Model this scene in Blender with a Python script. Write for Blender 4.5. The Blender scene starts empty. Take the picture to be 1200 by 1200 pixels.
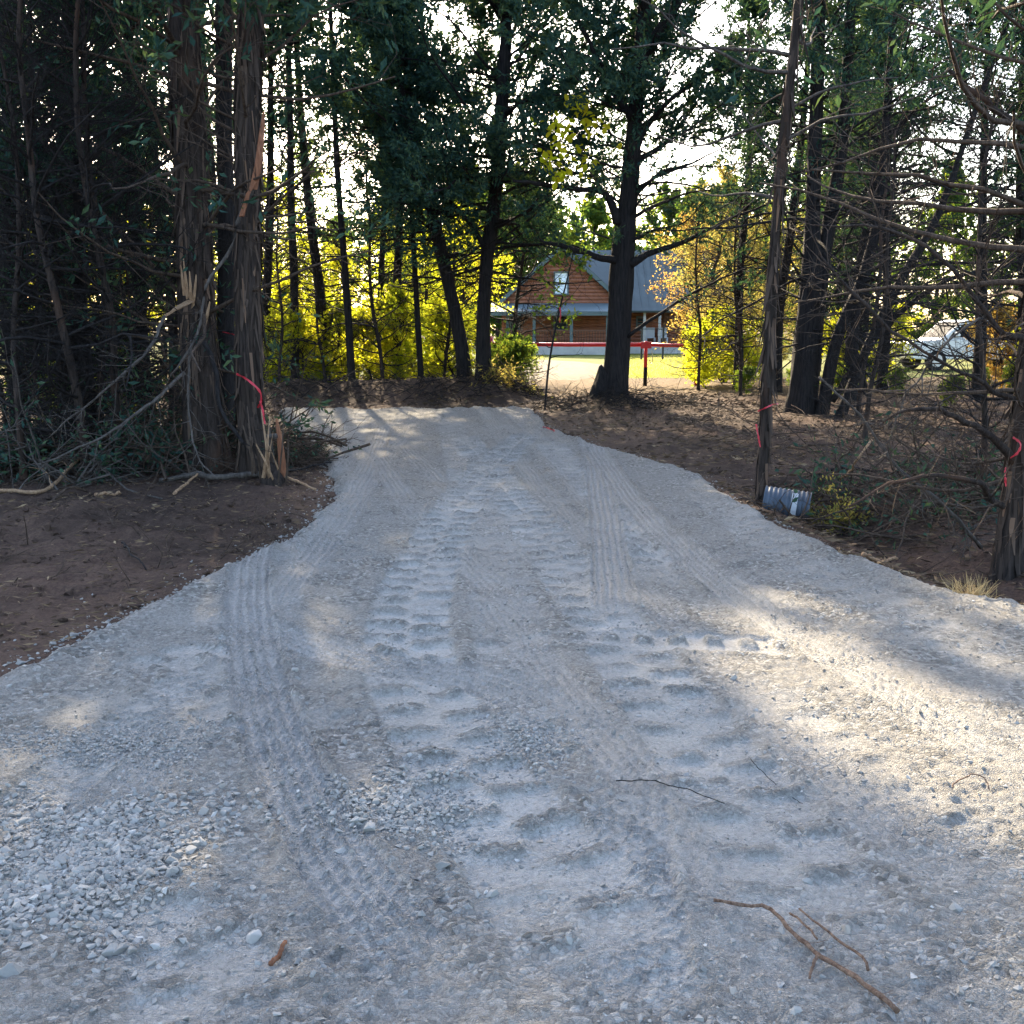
import bpy, bmesh, math, random
import numpy as np
from mathutils import Vector, Matrix

# ------------------------------------------------------------------ camera, sky, sun, exposure
SC = bpy.context.scene
COL = SC.collection
PITCH = math.radians(10.0)
CAMH = 1.6
FPX = 1230.0
cam = bpy.data.cameras.new('camera')
cam.sensor_width = 36.0
cam.lens = 36.0 * FPX / 1200.0
cam.clip_end = 3000.0
cam_o = bpy.data.objects.new('camera', cam)
cam_o.location = (0, 0, CAMH)
cam_o.rotation_euler = (math.radians(90) - PITCH, 0, 0)
COL.objects.link(cam_o)
SC.camera = cam_o

SUN_AZ = math.radians(-14.0)      # measured from +Y towards +X
SUN_EL = math.radians(29.0)
world = bpy.data.worlds.new('World')
SC.world = world
world.use_nodes = True
wn = world.node_tree
wn.nodes.clear()
sky = wn.nodes.new('ShaderNodeTexSky')
sky.sky_type = 'NISHITA'
sky.sun_disc = False
sky.sun_elevation = SUN_EL
sky.sun_rotation = SUN_AZ
sky.altitude = 100
sky.air_density = 1.0
sky.dust_density = 3.0
sky.ozone_density = 1.0
bg = wn.nodes.new('ShaderNodeBackground')
bg.inputs['Strength'].default_value = 0.15
wo = wn.nodes.new('ShaderNodeOutputWorld')
wn.links.new(sky.outputs[0], bg.inputs[0])
wn.links.new(bg.outputs[0], wo.inputs[0])

sun = bpy.data.lights.new('sun', 'SUN')
sun.energy = 4.2
sun.angle = math.radians(0.6)
sun.color = (1.0, 0.83, 0.58)
sun_o = bpy.data.objects.new('sun', sun)
sd = Vector((math.sin(SUN_AZ) * math.cos(SUN_EL), math.cos(SUN_AZ) * math.cos(SUN_EL), math.sin(SUN_EL)))
sun_o.rotation_euler = sd.to_track_quat('Z', 'Y').to_euler()
sun_o.location = (0, 0, 40)
COL.objects.link(sun_o)

SC.view_settings.view_transform = 'Standard'
SC.view_settings.look = 'None'
SC.view_settings.gamma = 1.0
SC.view_settings.exposure = 2.45
SC.view_settings.use_curve_mapping = False
SC.render.engine = 'CYCLES'
SC.cycles.use_denoising = True
SC.cycles.max_bounces = 5
SC.cycles.diffuse_bounces = 3
SC.cycles.use_adaptive_sampling = True
SC.cycles.adaptive_threshold = 0.02
SC.cycles.glossy_bounces = 2
SC.cycles.transmission_bounces = 3
SC.cycles.sample_clamp_indirect = 6.0
SC.cycles.caustics_reflective = False
SC.cycles.caustics_refractive = False

rng = np.random.default_rng(7)
random.seed(7)
CP, SP = math.cos(PITCH), math.sin(PITCH)

def ray(px, py):
    u = (px - 600.0) / FPX
    v = (600.0 - py) / FPX
    return np.array([u, CP + v * SP, -SP + v * CP])

def G(px, py, z=0.0):                       # where a pixel's ray meets the ground at height z
    d = ray(px, py)
    t = (z - CAMH) / d[2]
    return np.array([d[0] * t, d[1] * t, z])

def P(px, py, Y):                           # where a pixel's ray meets the upright plane y = Y
    d = ray(px, py)
    t = Y / d[1]
    return np.array([d[0] * t, Y, CAMH + d[2] * t])

# ------------------------------------------------------------------ numeric noise
def _hash(ix, iy, seed):
    n = (ix.astype(np.int64) * 374761393 + iy.astype(np.int64) * 668265263 + seed * 2147483647) & 0xFFFFFFFF
    n = ((n ^ (n >> 13)) * 1274126177) & 0xFFFFFFFF
    n = n ^ (n >> 16)
    return (n & 0xFFFFFF).astype(np.float64) / float(0xFFFFFF)

def vnoise(x, y, seed=0):
    x = np.asarray(x, float); y = np.asarray(y, float)
    ix = np.floor(x); iy = np.floor(y)
    fx = x - ix; fy = y - iy
    fx = fx * fx * (3 - 2 * fx); fy = fy * fy * (3 - 2 * fy)
    a = _hash(ix, iy, seed); b = _hash(ix + 1, iy, seed)
    c = _hash(ix, iy + 1, seed); d = _hash(ix + 1, iy + 1, seed)
    return (a + (b - a) * fx + (c - a) * fy + (a - b - c + d) * fx * fy) * 2 - 1

def fbm(x, y, scale, octv=3, seed=0, gain=0.5):
    s = 0.0; a = 1.0; f = 1.0 / scale; tot = 0
    for i in range(octv):
        s = s + a * vnoise(x * f + 13.7 * i, y * f - 7.1 * i, seed + i * 17)
        tot += a; a *= gain; f *= 2.03
    return s / tot

def worley(x, y, scale, seed=0):            # distance to the nearest feature point, 0..~1
    x = np.asarray(x) / scale; y = np.asarray(y) / scale
    ix = np.floor(x); iy = np.floor(y)
    best = np.full(x.shape, 9.0)
    for dx in (-1, 0, 1):
        for dy in (-1, 0, 1):
            cx = ix + dx; cy = iy + dy
            px = cx + _hash(cx, cy, seed); py = cy + _hash(cx, cy, seed + 91)
            best = np.minimum(best, (x - px) ** 2 + (y - py) ** 2)
    return np.sqrt(best)

def sstep(a, b, x):
    t = np.clip((np.asarray(x, float) - a) / (b - a), 0, 1)
    return t * t * (3 - 2 * t)

# ------------------------------------------------------------------ mesh helpers
def mesh_np(name, verts, faces, mats=(), smooth=True):
    """faces: list of int arrays (n,3) or (n,4)"""
    me = bpy.data.meshes.new(name)
    if not isinstance(faces, (list, tuple)):
        faces = [faces]
    faces = [f for f in faces if len(f)]
    verts = np.asarray(verts, dtype=np.float32)
    me.vertices.add(len(verts))
    me.vertices.foreach_set('co', verts.ravel())
    loops = np.concatenate([f.ravel() for f in faces]).astype(np.int32)
    counts = np.concatenate([np.full(len(f), f.shape[1], dtype=np.int32) for f in faces])
    starts = np.concatenate([[0], np.cumsum(counts)[:-1]]).astype(np.int32)
    me.loops.add(len(loops))
    me.loops.foreach_set('vertex_index', loops)
    me.polygons.add(len(counts))
    me.polygons.foreach_set('loop_start', starts)
    me.polygons.foreach_set('loop_total', counts)
    me.polygons.foreach_set('use_smooth', np.full(len(counts), smooth, dtype=bool))
    for m in mats:
        me.materials.append(m)
    me.update(calc_edges=True)
    return me

def link(name, me, parent=None, loc=None):
    o = bpy.data.objects.new(name, me)
    COL.objects.link(o)
    if parent is not None:
        o.parent = parent
    if loc is not None:
        o.location = loc
    return o

def tag(o, label=None, cat=None, group=None, kind=None):
    if label: o['label'] = label
    if cat: o['category'] = cat
    if group: o['group'] = group
    if kind: o['kind'] = kind
    return o

def empty(name, loc, label, cat, group=None):
    o = bpy.data.objects.new(name, None)
    o.empty_display_size = 0.2
    COL.objects.link(o)
    o.location = loc
    return tag(o, label, cat, group)

def copy_tree(o, parent=None):
    c = o.copy()
    COL.objects.link(c)
    if parent is not None:
        c.parent = parent
    for ch in [x for x in bpy.data.objects if x.parent == o]:
        copy_tree(ch, c)
    return c

class MB:                                    # collects simple shapes for one mesh
    def __init__(s): s.v = []; s.f = []
    def add(s, v, f):
        o = len(s.v); s.v += [tuple(p) for p in v]; s.f += [tuple(i + o for i in q) for q in f]
    def box(s, x0, x1, y0, y1, z0, z1):
        s.add([(x0, y0, z0), (x1, y0, z0), (x1, y1, z0), (x0, y1, z0), (x0, y0, z1), (x1, y0, z1), (x1, y1, z1), (x0, y1, z1)],
              [(0, 3, 2, 1), (4, 5, 6, 7), (0, 1, 5, 4), (1, 2, 6, 5), (2, 3, 7, 6), (3, 0, 4, 7)])
    def prism(s, poly, y0, y1):              # poly in x,z
        n = len(poly)
        v = [(p[0], y0, p[1]) for p in poly] + [(p[0], y1, p[1]) for p in poly]
        f = [tuple(range(n)), tuple(range(2 * n - 1, n - 1, -1))] + [(i, i + n, (i + 1) % n + n, (i + 1) % n) for i in range(n)]
        s.add(v, f)
    def tube(s, pts, rad, sides=8, cap=True):
        pts = [Vector(p) for p in pts]
        if not isinstance(rad, (list, tuple)): rad = [rad] * len(pts)
        o = len(s.v)
        up = Vector((0, 0, 1))
        for i, p in enumerate(pts):
            d = (pts[min(i + 1, len(pts) - 1)] - pts[max(i - 1, 0)]).normalized()
            a = d.cross(up if abs(d.z) < 0.95 else Vector((1, 0, 0))).normalized(); b = d.cross(a)
            for k in range(sides):
                t = 2 * math.pi * k / sides
                s.v.append(tuple(p + (a * math.cos(t) + b * math.sin(t)) * rad[i]))
        for i in range(len(pts) - 1):
            for k in range(sides):
                k2 = (k + 1) % sides
                s.f.append((o + i * sides + k, o + i * sides + k2, o + (i + 1) * sides + k2, o + (i + 1) * sides + k))
        if cap:
            s.f.append(tuple(o + k for k in range(sides))[::-1])
            e = o + (len(pts) - 1) * sides
            s.f.append(tuple(e + k for k in range(sides)))
    def build(s, name, mat, parent=None, smooth=False, bevel=0.0, loc=None):
        me = bpy.data.meshes.new(name)
        me.from_pydata(s.v, [], s.f)
        bm = bmesh.new(); bm.from_mesh(me)
        bmesh.ops.recalc_face_normals(bm, faces=bm.faces)
        if bevel:
            bmesh.ops.bevel(bm, geom=list(bm.edges), offset=bevel, segments=2, affect='EDGES', profile=0.6, clamp_overlap=True)
        bm.to_mesh(me); bm.free()
        if smooth:
            me.polygons.foreach_set('use_smooth', [True] * len(me.polygons))
        me.materials.append(mat)
        return link(name, me, parent, loc)

# ------------------------------------------------------------------ materials
class Mat:
    def __init__(s, name):
        s.m = bpy.data.materials.new(name); s.m.use_nodes = True
        s.t = s.m.node_tree; s.t.nodes.clear()
        s.out = s.n('ShaderNodeOutputMaterial')
    def n(s, typ, **kw):
        nd = s.t.nodes.new(typ)
        for k, v in kw.items(): setattr(nd, k, v)
        return nd
    def l(s, a, b): s.t.links.new(a, b)
    def coords(s, kind='Object', scale=(1, 1, 1)):
        c = s.n('ShaderNodeTexCoord'); m = s.n('ShaderNodeMapping')
        m.inputs['Scale'].default_value = scale
        s.l(c.outputs[kind], m.inputs['Vector']); return m.outputs[0]
    def position(s, scale=(1, 1, 1)):
        c = s.n('ShaderNodeNewGeometry'); m = s.n('ShaderNodeMapping')
        m.inputs['Scale'].default_value = scale
        s.l(c.outputs['Position'], m.inputs['Vector']); return m.outputs[0]
    def noise(s, vec, scale, detail=4, rough=0.55, dist=0.0):
        t = s.n('ShaderNodeTexNoise')
        t.inputs['Scale'].default_value = scale; t.inputs['Detail'].default_value = detail
        t.inputs['Roughness'].default_value = rough; t.inputs['Distortion'].default_value = dist
        s.l(vec, t.inputs['Vector']); return t.outputs['Fac']
    def voro(s, vec, scale, feature='F1', out='Distance'):
        t = s.n('ShaderNodeTexVoronoi', feature=feature)
        t.inputs['Scale'].default_value = scale
        s.l(vec, t.inputs['Vector']); return t.outputs[out]
    def ramp(s, fac, stops):
        r = s.n('ShaderNodeValToRGB')
        e = r.color_ramp.elements
        while len(e) < len(stops): e.new(0.5)
        for i, (p, c) in enumerate(stops):
            e[i].position = p; e[i].color = (c[0], c[1], c[2], 1)
        s.l(fac, r.inputs[0]); return r.outputs[0]
    def mix(s, fac, a, b, mode='MIX'):
        m = s.n('ShaderNodeMix', data_type='RGBA', blend_type=mode)
        for sock, val in ((m.inputs[0], fac), (m.inputs[6], a), (m.inputs[7], b)):
            if hasattr(val, 'node'): s.l(val, sock)
            elif isinstance(val, (int, float)): sock.default_value = val
            else: sock.default_value = (val[0], val[1], val[2], 1)
        return m.outputs[2]
    def math(s, op, a, b=0.0):
        m = s.n('ShaderNodeMath', operation=op)
        for sock, val in ((m.inputs[0], a), (m.inputs[1], b)):
            if hasattr(val, 'node'): s.l(val, sock)
            else: sock.default_value = val
        return m.outputs[0]
    def attr(s, name, out='Fac'):
        a = s.n('ShaderNodeAttribute'); a.attribute_name = name; return a.outputs[out]
    def island(s): return s.n('ShaderNodeNewGeometry').outputs['Random Per Island']
    def objrand(s): return s.n('ShaderNodeObjectInfo').outputs['Random']
    def bump(s, h, strength=0.5, dist=0.01, normal=None):
        b = s.n('ShaderNodeBump'); b.inputs['Strength'].default_value = strength; b.inputs['Distance'].default_value = dist
        s.l(h, b.inputs['Height'])
        if normal is not None: s.l(normal, b.inputs['Normal'])
        return b.outputs[0]
    def bsdf(s, color, rough=0.8, spec=0.3, metal=0.0, normal=None):
        p = s.n('ShaderNodeBsdfPrincipled')
        for sock, val in ((p.inputs['Base Color'], color), (p.inputs['Roughness'], rough)):
            if hasattr(val, 'node'): s.l(val, sock)
            elif isinstance(val, (int, float)): sock.default_value = val
            else: sock.default_value = (val[0], val[1], val[2], 1)
        p.inputs['Specular IOR Level'].default_value = spec
        p.inputs['Metallic'].default_value = metal
        if normal is not None: s.l(normal, p.inputs['Normal'])
        s.l(p.outputs[0], s.out.inputs[0]); return p
    def leaf(s, color, trans, fac=0.5):
        d = s.n('ShaderNodeBsdfDiffuse'); t = s.n('ShaderNodeBsdfTranslucent'); m = s.n('ShaderNodeMixShader')
        s.l(color, d.inputs['Color']); s.l(trans, t.inputs['Color'])
        m.inputs[0].default_value = fac
        s.l(d.outputs[0], m.inputs[1]); s.l(t.outputs[0], m.inputs[2]); s.l(m.outputs[0], s.out.inputs[0])

def leaf_mat(name, stops, tstops, fac=0.5):
    m = Mat(name)
    r = m.island()
    big = m.noise(m.position(), 0.7, 2)
    f = m.math('ADD', m.math('MULTIPLY', r, 0.6), m.math('MULTIPLY', m.math('SUBTRACT', big, 0.3), 0.9))
    m.leaf(m.ramp(f, stops), m.ramp(f, tstops), fac)
    return m.m

def bark_mat(name, dark, light, red=None, vs=1.0):
    m = Mat(name)
    v = m.position((9 * vs, 9 * vs, 1.1 * vs))
    n1 = m.noise(v, 3.2, 6, 0.65, 0.4)
    v2 = m.position((1, 1, 0.5))
    n2 = m.noise(v2, 2.3, 3)
    c = m.ramp(n1, [(0.32, dark), (0.68, light)])
    if red is not None:
        c = m.mix(m.ramp(n2, [(0.55, (0, 0, 0)), (0.72, (1, 1, 1))]), c, red)
    m.bsdf(c, 0.9, 0.15, normal=m.bump(n1, 0.9, 0.03))
    return m.m

M = {}
M['cedar_leaf'] = leaf_mat('cedar_foliage', [(0.15, (.028, .062, .058)), (0.55, (.045, .088, .064)), (0.9, (.085, .120, .062))],
                           [(0.15, (.02, .05, .02)), (0.55, (.05, .10, .03)), (0.9, (.14, .18, .04))], 0.3)
M['green_leaf'] = leaf_mat('green_foliage', [(0.15, (.035, .075, .030)), (0.6, (.065, .105, .030)), (0.9, (.12, .14, .03))],
                           [(0.15, (.10, .20, .03)), (0.6, (.25, .34, .03)), (0.9, (.45, .44, .04))], 0.5)
M['yellow_leaf'] = leaf_mat('yellow_foliage', [(0.1, (.13, .16, .03)), (0.5, (.24, .26, .03)), (0.9, (.36, .32, .035))],
                            [(0.1, (.42, .52, .03)), (0.5, (.74, .76, .03)), (0.9, (.92, .80, .05))], 0.6)
M['olive_leaf'] = leaf_mat('olive_foliage', [(0.1, (.09, .10, .04)), (0.5, (.16, .15, .05)), (0.9, (.26, .20, .06))],
                           [(0.1, (.26, .28, .06)), (0.5, (.48, .42, .10)), (0.9, (.70, .50, .12))], 0.5)
M['orange_leaf'] = leaf_mat('orange_foliage', [(0.1, (.20, .11, .03)), (0.5, (.26, .17, .04)), (0.9, (.30, .22, .06))],
                            [(0.1, (.50, .24, .05)), (0.5, (.62, .42, .09)), (0.9, (.72, .54, .15))], 0.5)
M['bark'] = bark_mat('cedar_bark', (.014, .011, .010), (.062, .046, .038), (.085, .048, .032))
M['bark_dark'] = bark_mat('dark_bark', (.010, .009, .010), (.034, .029, .027))
M['bark_grey'] = bark_mat('grey_dead_bark', (.040, .034, .030), (.125, .106, .092))
M['bark_brown'] = bark_mat('brown_twig_bark', (.034, .024, .019), (.105, .074, .054))
M['fresh_wood'] = bark_mat('splintered_wood', (.20, .115, .065), (.44, .29, .175), None, 1.6)
M['stick'] = bark_mat('peeling_stick_bark', (.10, .055, .038), (.30, .20, .14), None, 3.0)
M['red_wood'] = bark_mat('split_red_heartwood', (.16, .065, .035), (.30, .135, .075), None, 1.6)

M['peel'] = None
def simple(name, color, rough=0.7, spec=0.3, metal=0.0, var=0.25, scale=6.0, bump=0.2, bd=0.004):
    m = Mat(name)
    n = m.noise(m.coords('Object'), scale, 5, 0.6)
    c = m.mix(m.ramp(n, [(0.3, (0, 0, 0)), (0.75, (1, 1, 1))]), [k * (1 - var) for k in color], [min(1, k * (1 + var)) for k in color])
    m.bsdf(c, rough, spec, metal, m.bump(n, bump, bd))
    return m.m

# gravel road surface
m = Mat('gravel_surface')
pv = m.position()
tr = m.attr('packed')
warp = m.n('ShaderNodeTexNoise'); warp.inputs['Scale'].default_value = 30; m.l(pv, warp.inputs['Vector'])
wv = m.n('ShaderNodeVectorMath', operation='MULTIPLY_ADD'); m.l(warp.outputs['Color'], wv.inputs[0]); wv.inputs[1].default_value = (.012, .012, .012); m.l(pv, wv.inputs[2])
pw = wv.outputs[0]
big = m.noise(pv, 0.9, 4)
mid = m.noise(pv, 5, 5, 0.62)
fine = m.noise(pv, 55, 6, 0.72)
def cells(scale):
    a = m.n('ShaderNodeTexVoronoi'); a.inputs['Scale'].default_value = scale; m.l(pw, a.inputs['Vector'])
    e = m.n('ShaderNodeTexVoronoi', feature='DISTANCE_TO_EDGE'); e.inputs['Scale'].default_value = scale; m.l(pw, e.inputs['Vector'])
    sep = m.n('ShaderNodeSeparateColor'); m.l(a.outputs['Color'], sep.inputs[0])
    return a.outputs['Distance'], e.outputs['Distance'], sep.outputs[0]
d1, e1, c1 = cells(52)
d2, e2, c2 = cells(120)
base = m.ramp(mid, [(0.28, (.215, .205, .187)), (0.5, (.27, .259, .238)), (0.75, (.34, .327, .30))])
stone1 = m.ramp(c1, [(0.0, (.12, .115, .105)), (0.45, (.26, .249, .228)), (0.8, (.37, .356, .33)), (1.0, (.52, .505, .475))])
stone2 = m.ramp(c2, [(0.0, (.15, .143, .13)), (0.5, (.27, .258, .236)), (1.0, (.41, .396, .368))])
loose = m.math('SUBTRACT', 1.0, m.math('MULTIPLY', tr, 0.5))
patchy = m.ramp(m.noise(pv, 2.6, 4, .6), [(0.38, (0, 0, 0)), (0.6, (1, 1, 1))])
base = m.mix(m.math('MULTIPLY', loose, .55), base, stone2)
base = m.mix(m.math('MULTIPLY', m.math('MULTIPLY', loose, patchy), .85), base, stone1)
base = m.mix(m.math('MULTIPLY', tr, 0.62), base, m.ramp(fine, [(0.3, (.385, .37, .341)), (0.7, (.475, .457, .425))]))
base = m.mix(m.ramp(big, [(0.5, (0, 0, 0)), (0.78, (.4, .4, .4))]), base, (.315, .278, .225))
joint = m.ramp(e1, [(0.0, (1, 1, 1)), (0.14, (0, 0, 0))])
base = m.mix(m.math('MULTIPLY', m.math('MULTIPLY', joint, patchy), m.math('MULTIPLY', loose, .35)), base, (.15, .142, .128))
base = m.mix(m.ramp(fine, [(0.33, (.5, .5, .5)), (0.48, (0, 0, 0))]), base, (.15, .142, .128))
h1 = m.math('MULTIPLY', m.math('MULTIPLY', m.math('MINIMUM', e1, .25), patchy), 2.6)
h2 = m.math('MULTIPLY', m.math('MINIMUM', e2, .25), 1.3)
hs = m.math('MULTIPLY', m.math('ADD', m.math('ADD', h1, h2), m.math('MULTIPLY', fine, 1.1)), loose)
m.bsdf(base, 0.95, 0.1, normal=m.bump(hs, 1.0, 0.016))
M['gravel'] = m.m

m = Mat('crushed_stone')
r = m.island(); orr = m.objrand()
f = m.math('FRACT', m.math('ADD', r, orr))
n = m.noise(m.position(), 45, 4)
c = m.ramp(f, [(0.0, (.15, .143, .131)), (0.35, (.225, .215, .197)), (0.75, (.295, .283, .26)), (0.93, (.28, .24, .195)), (1.0, (.42, .405, .38))])
c = m.mix(m.ramp(n, [(0.4, (.35, .35, .35)), (0.65, (0, 0, 0))]), c, (.30, .288, .265))
m.bsdf(c, 0.9, 0.2, normal=m.bump(n, 0.4, 0.004))
M['stone'] = m.m

# forest soil
m = Mat('forest_soil')
pv = m.position()
n1 = m.noise(pv, 0.55, 5, 0.6)
n2 = m.noise(pv, 9, 6, 0.7)
n3 = m.noise(pv, 40, 4, 0.7)
c = m.ramp(n2, [(0.3, (.018, .0125, .010)), (0.55, (.050, .034, .026)), (0.8, (.115, .080, .058))])
c = m.mix(m.ramp(n1, [(0.38, (0, 0, 0)), (0.6, (.85, .85, .85))]), c, m.ramp(n3, [(0.3, (.048, .030, .023)), (0.7, (.125, .081, .060))]))
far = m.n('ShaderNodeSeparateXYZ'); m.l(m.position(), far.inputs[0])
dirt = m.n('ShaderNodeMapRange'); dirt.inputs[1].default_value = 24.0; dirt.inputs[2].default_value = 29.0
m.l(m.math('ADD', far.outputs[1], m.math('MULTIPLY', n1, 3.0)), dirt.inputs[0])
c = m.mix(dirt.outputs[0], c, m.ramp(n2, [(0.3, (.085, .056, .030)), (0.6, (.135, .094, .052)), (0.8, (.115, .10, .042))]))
m.bsdf(c, 0.95, 0.1, normal=m.bump(m.math('ADD', n2, m.math('MULTIPLY', n3, 0.5)), 0.9, 0.04))
M['soil'] = m.m

m = Mat('lane_gravel')
n1 = m.noise(m.position(), 6, 5, .65); n2 = m.noise(m.position(), 40, 4, .7)
m.bsdf(m.ramp(n1, [(.3, (.115, .098, .072)), (.7, (.175, .15, .112))]), 0.95, .1, normal=m.bump(n2, .8, .02))
M['lane'] = m.m
m = Mat('lawn_grass')
pv = m.position()
n1 = m.noise(pv, 0.35, 4); n2 = m.noise(pv, 22, 4, 0.7)
c = m.ramp(n1, [(0.3, (.085, .11, .025)), (0.55, (.14, .14, .035)), (0.8, (.18, .145, .055))])
c = m.mix(m.ramp(n2, [(0.3, (.6, .6, .6)), (0.6, (0, 0, 0))]), c, (.07, .09, .025))
m.bsdf(c, 0.95, 0.1, normal=m.bump(n2, 0.8, 0.04))
M['lawn'] = m.m

def litter_mat(name, stops):
    m = Mat(name)
    m.bsdf(m.ramp(m.island(), stops), 0.9, 0.15)
    return m.m
M['litter'] = litter_mat('leaf_and_straw_litter', [(0, (.055, .036, .024)), (0.4, (.10, .066, .042)), (0.7, (.135, .09, .054)), (0.9, (.20, .138, .08)), (1, (.29, .21, .125))])
M['peel'] = litter_mat('peeling_bark_strips', [(0, (.020, .015, .012)), (0.6, (.060, .043, .034)), (0.9, (.11, .075, .055)), (1, (.16, .095, .06))])
M['dry_grass'] = litter_mat('dry_grass_blades', [(0, (.30, .21, .09)), (1, (.52, .38, .19))])
M['grass'] = leaf_mat('lawn_blades', [(0, (.12, .15, .03)), (0.6, (.22, .22, .06)), (1, (.33, .28, .10))], [(0, (.35, .40, .05)), (0.6, (.5, .48, .08)), (1, (.6, .5, .15))])
M['red_paint'] = simple('red_gate_paint', (.55, .018, .030), 0.35, 0.5, var=0.12)
M['ribbon'] = simple('pink_red_flagging', (.50, .030, .045), 0.45, 0.4, var=0.1)
M['galv'] = simple('galvanised_steel', (.055, .072, .095), 0.5, 0.5, 0.2, var=0.25, scale=14)
M['sticker'] = simple('white_sticker', (.42, .43, .44), 0.6, var=0.04)
M['log'] = simple('log_siding', (.25, .092, .046), 0.55, 0.35, var=0.28, scale=3)
M['trim'] = simple('green_grey_trim', (.085, .115, .115), 0.6, var=0.1)
M['roof_metal'] = simple('grey_metal_roof', (.075, .092, .098), 0.8, 0.25, var=0.14, scale=1.2)
M['porch_roof'] = simple('blue_grey_porch_roof', (.115, .15, .16), 0.7, 0.3, var=0.1, scale=1.2)
M['concrete'] = simple('foundation_concrete', (.40, .385, .36), 0.9, var=0.15, scale=3)
M['railing'] = simple('brown_railing', (.13, .060, .035), 0.7, var=0.2)
M['dark_in'] = simple('dark_interior', (.02, .02, .022), 0.8, var=0.1)
M['sky_pane'] = simple('painted_sky_pane', (.72, .78, .80), 0.6, var=0.04)  # bright sky reflection painted as the pane's own colour
M['car_white'] = simple('white_car_paint', (.80, .80, .79), 0.22, 0.6, var=0.02, bump=0.0)
M['tyre'] = simple('tyre_rubber', (.02, .02, .02), 0.85, var=0.2)
M['rim'] = simple('alloy_rim', (.45, .45, .46), 0.35, 0.5, 0.8, var=0.05)
M['lampglass'] = simple('headlight_lens', (.65, .68, .70), 0.12, 0.7, var=0.05)
M['black'] = simple('black_steel', (.018, .022, .022), 0.5, var=0.1)
m = Mat('window_glass'); m.bsdf((.02, .03, .036), 0.35, 0.1); M['glass'] = m.m

# ------------------------------------------------------------------ ground shape
EL = np.array([G(*p)[:2] for p in [(0, 790), (100, 747), (200, 700), (287, 655), (340, 627), (365, 608), (378, 592), (388, 577), (386, 555), (376, 538), (372, 524), (352, 508), (338, 497), (330, 484), (318, 474)]])
ER = np.array([G(*p)[:2] for p in [(1200, 710), (1120, 694), (1060, 676), (1000, 652), (950, 631), (900, 606), (862, 586), (830, 566), (800, 551), (760, 541), (720, 529), (680, 516), (648, 504), (634, 492), (628, 480), (622, 470)]])
EL = np.vstack([[-5.6, -8], [-3.7, 0.5], EL]); ER = np.vstack([[7.5, -8], [5.2, 1.5], ER])
YEND = 20.6

def xl(y): return np.interp(y, EL[:, 1], EL[:, 0])
def xr(y): return np.interp(y, ER[:, 1], ER[:, 0])

def edge(x, y):                              # + inside the gravel
    x = np.asarray(x, float); y = np.asarray(y, float)
    e = np.minimum(np.minimum(x - xl(y), xr(y) - x), (YEND - y) * 0.8)
    return e + 0.10 * fbm(x, y, 0.55, 3, 5) + 0.05 * fbm(x, y, 0.12, 2, 8)

def soil_base(x, y):
    x = np.asarray(x, float); y = np.asarray(y, float)
    z = 0.46 * np.exp(-((y - 22.9) / 1.0) ** 2) * sstep(-9, -6, x) * (1 - sstep(-0.4, 0.9, x)) * (1 + 0.35 * fbm(x, y, 0.9, 3, 40))
    z = z + 0.26 * np.exp(-(((x - 2.2) / 1.7) ** 2 + ((y - 20.6) / 1.8) ** 2))
    out = -np.minimum(x - xl(y), xr(y) - x)
    right = (x > 0)
    z = z - 0.22 * np.exp(-((out - 0.75) / 0.5) ** 2) * right * sstep(4.5, 6.5, y) * (1 - sstep(9.5, 12, y))
    z = z + 0.10 * right * sstep(1.6, 3.5, out) * (1 - sstep(14, 30, y))
    wind = np.exp(-((y - 8.6 - 0.25 * (x + 3)) / 0.9) ** 2) * (x < -2.2) * 0.12 * sstep(-2.0, -2.8, x)
    z = z + wind * (0.7 + 0.9 * fbm(x, y, 0.35, 3, 41))
    near = 1 - sstep(26, 40, y)
    rough = sstep(-0.1, 0.8, out)
    z = z + near * (0.035 * fbm(x, y, 1.1, 3, 21) + (0.012 + 0.045 * rough) * fbm(x, y, 0.22, 3, 22) + (0.02 * fbm(x, y, 0.07, 2, 23) + 0.03 * np.clip(0.45 - worley(x, y, 0.16, 24), 0, 1)) * rough)
    return z

def soil_h(x, y):
    return soil_base(x, y) - 0.13 * sstep(-0.02, 0.30, edge(x, y))

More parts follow.
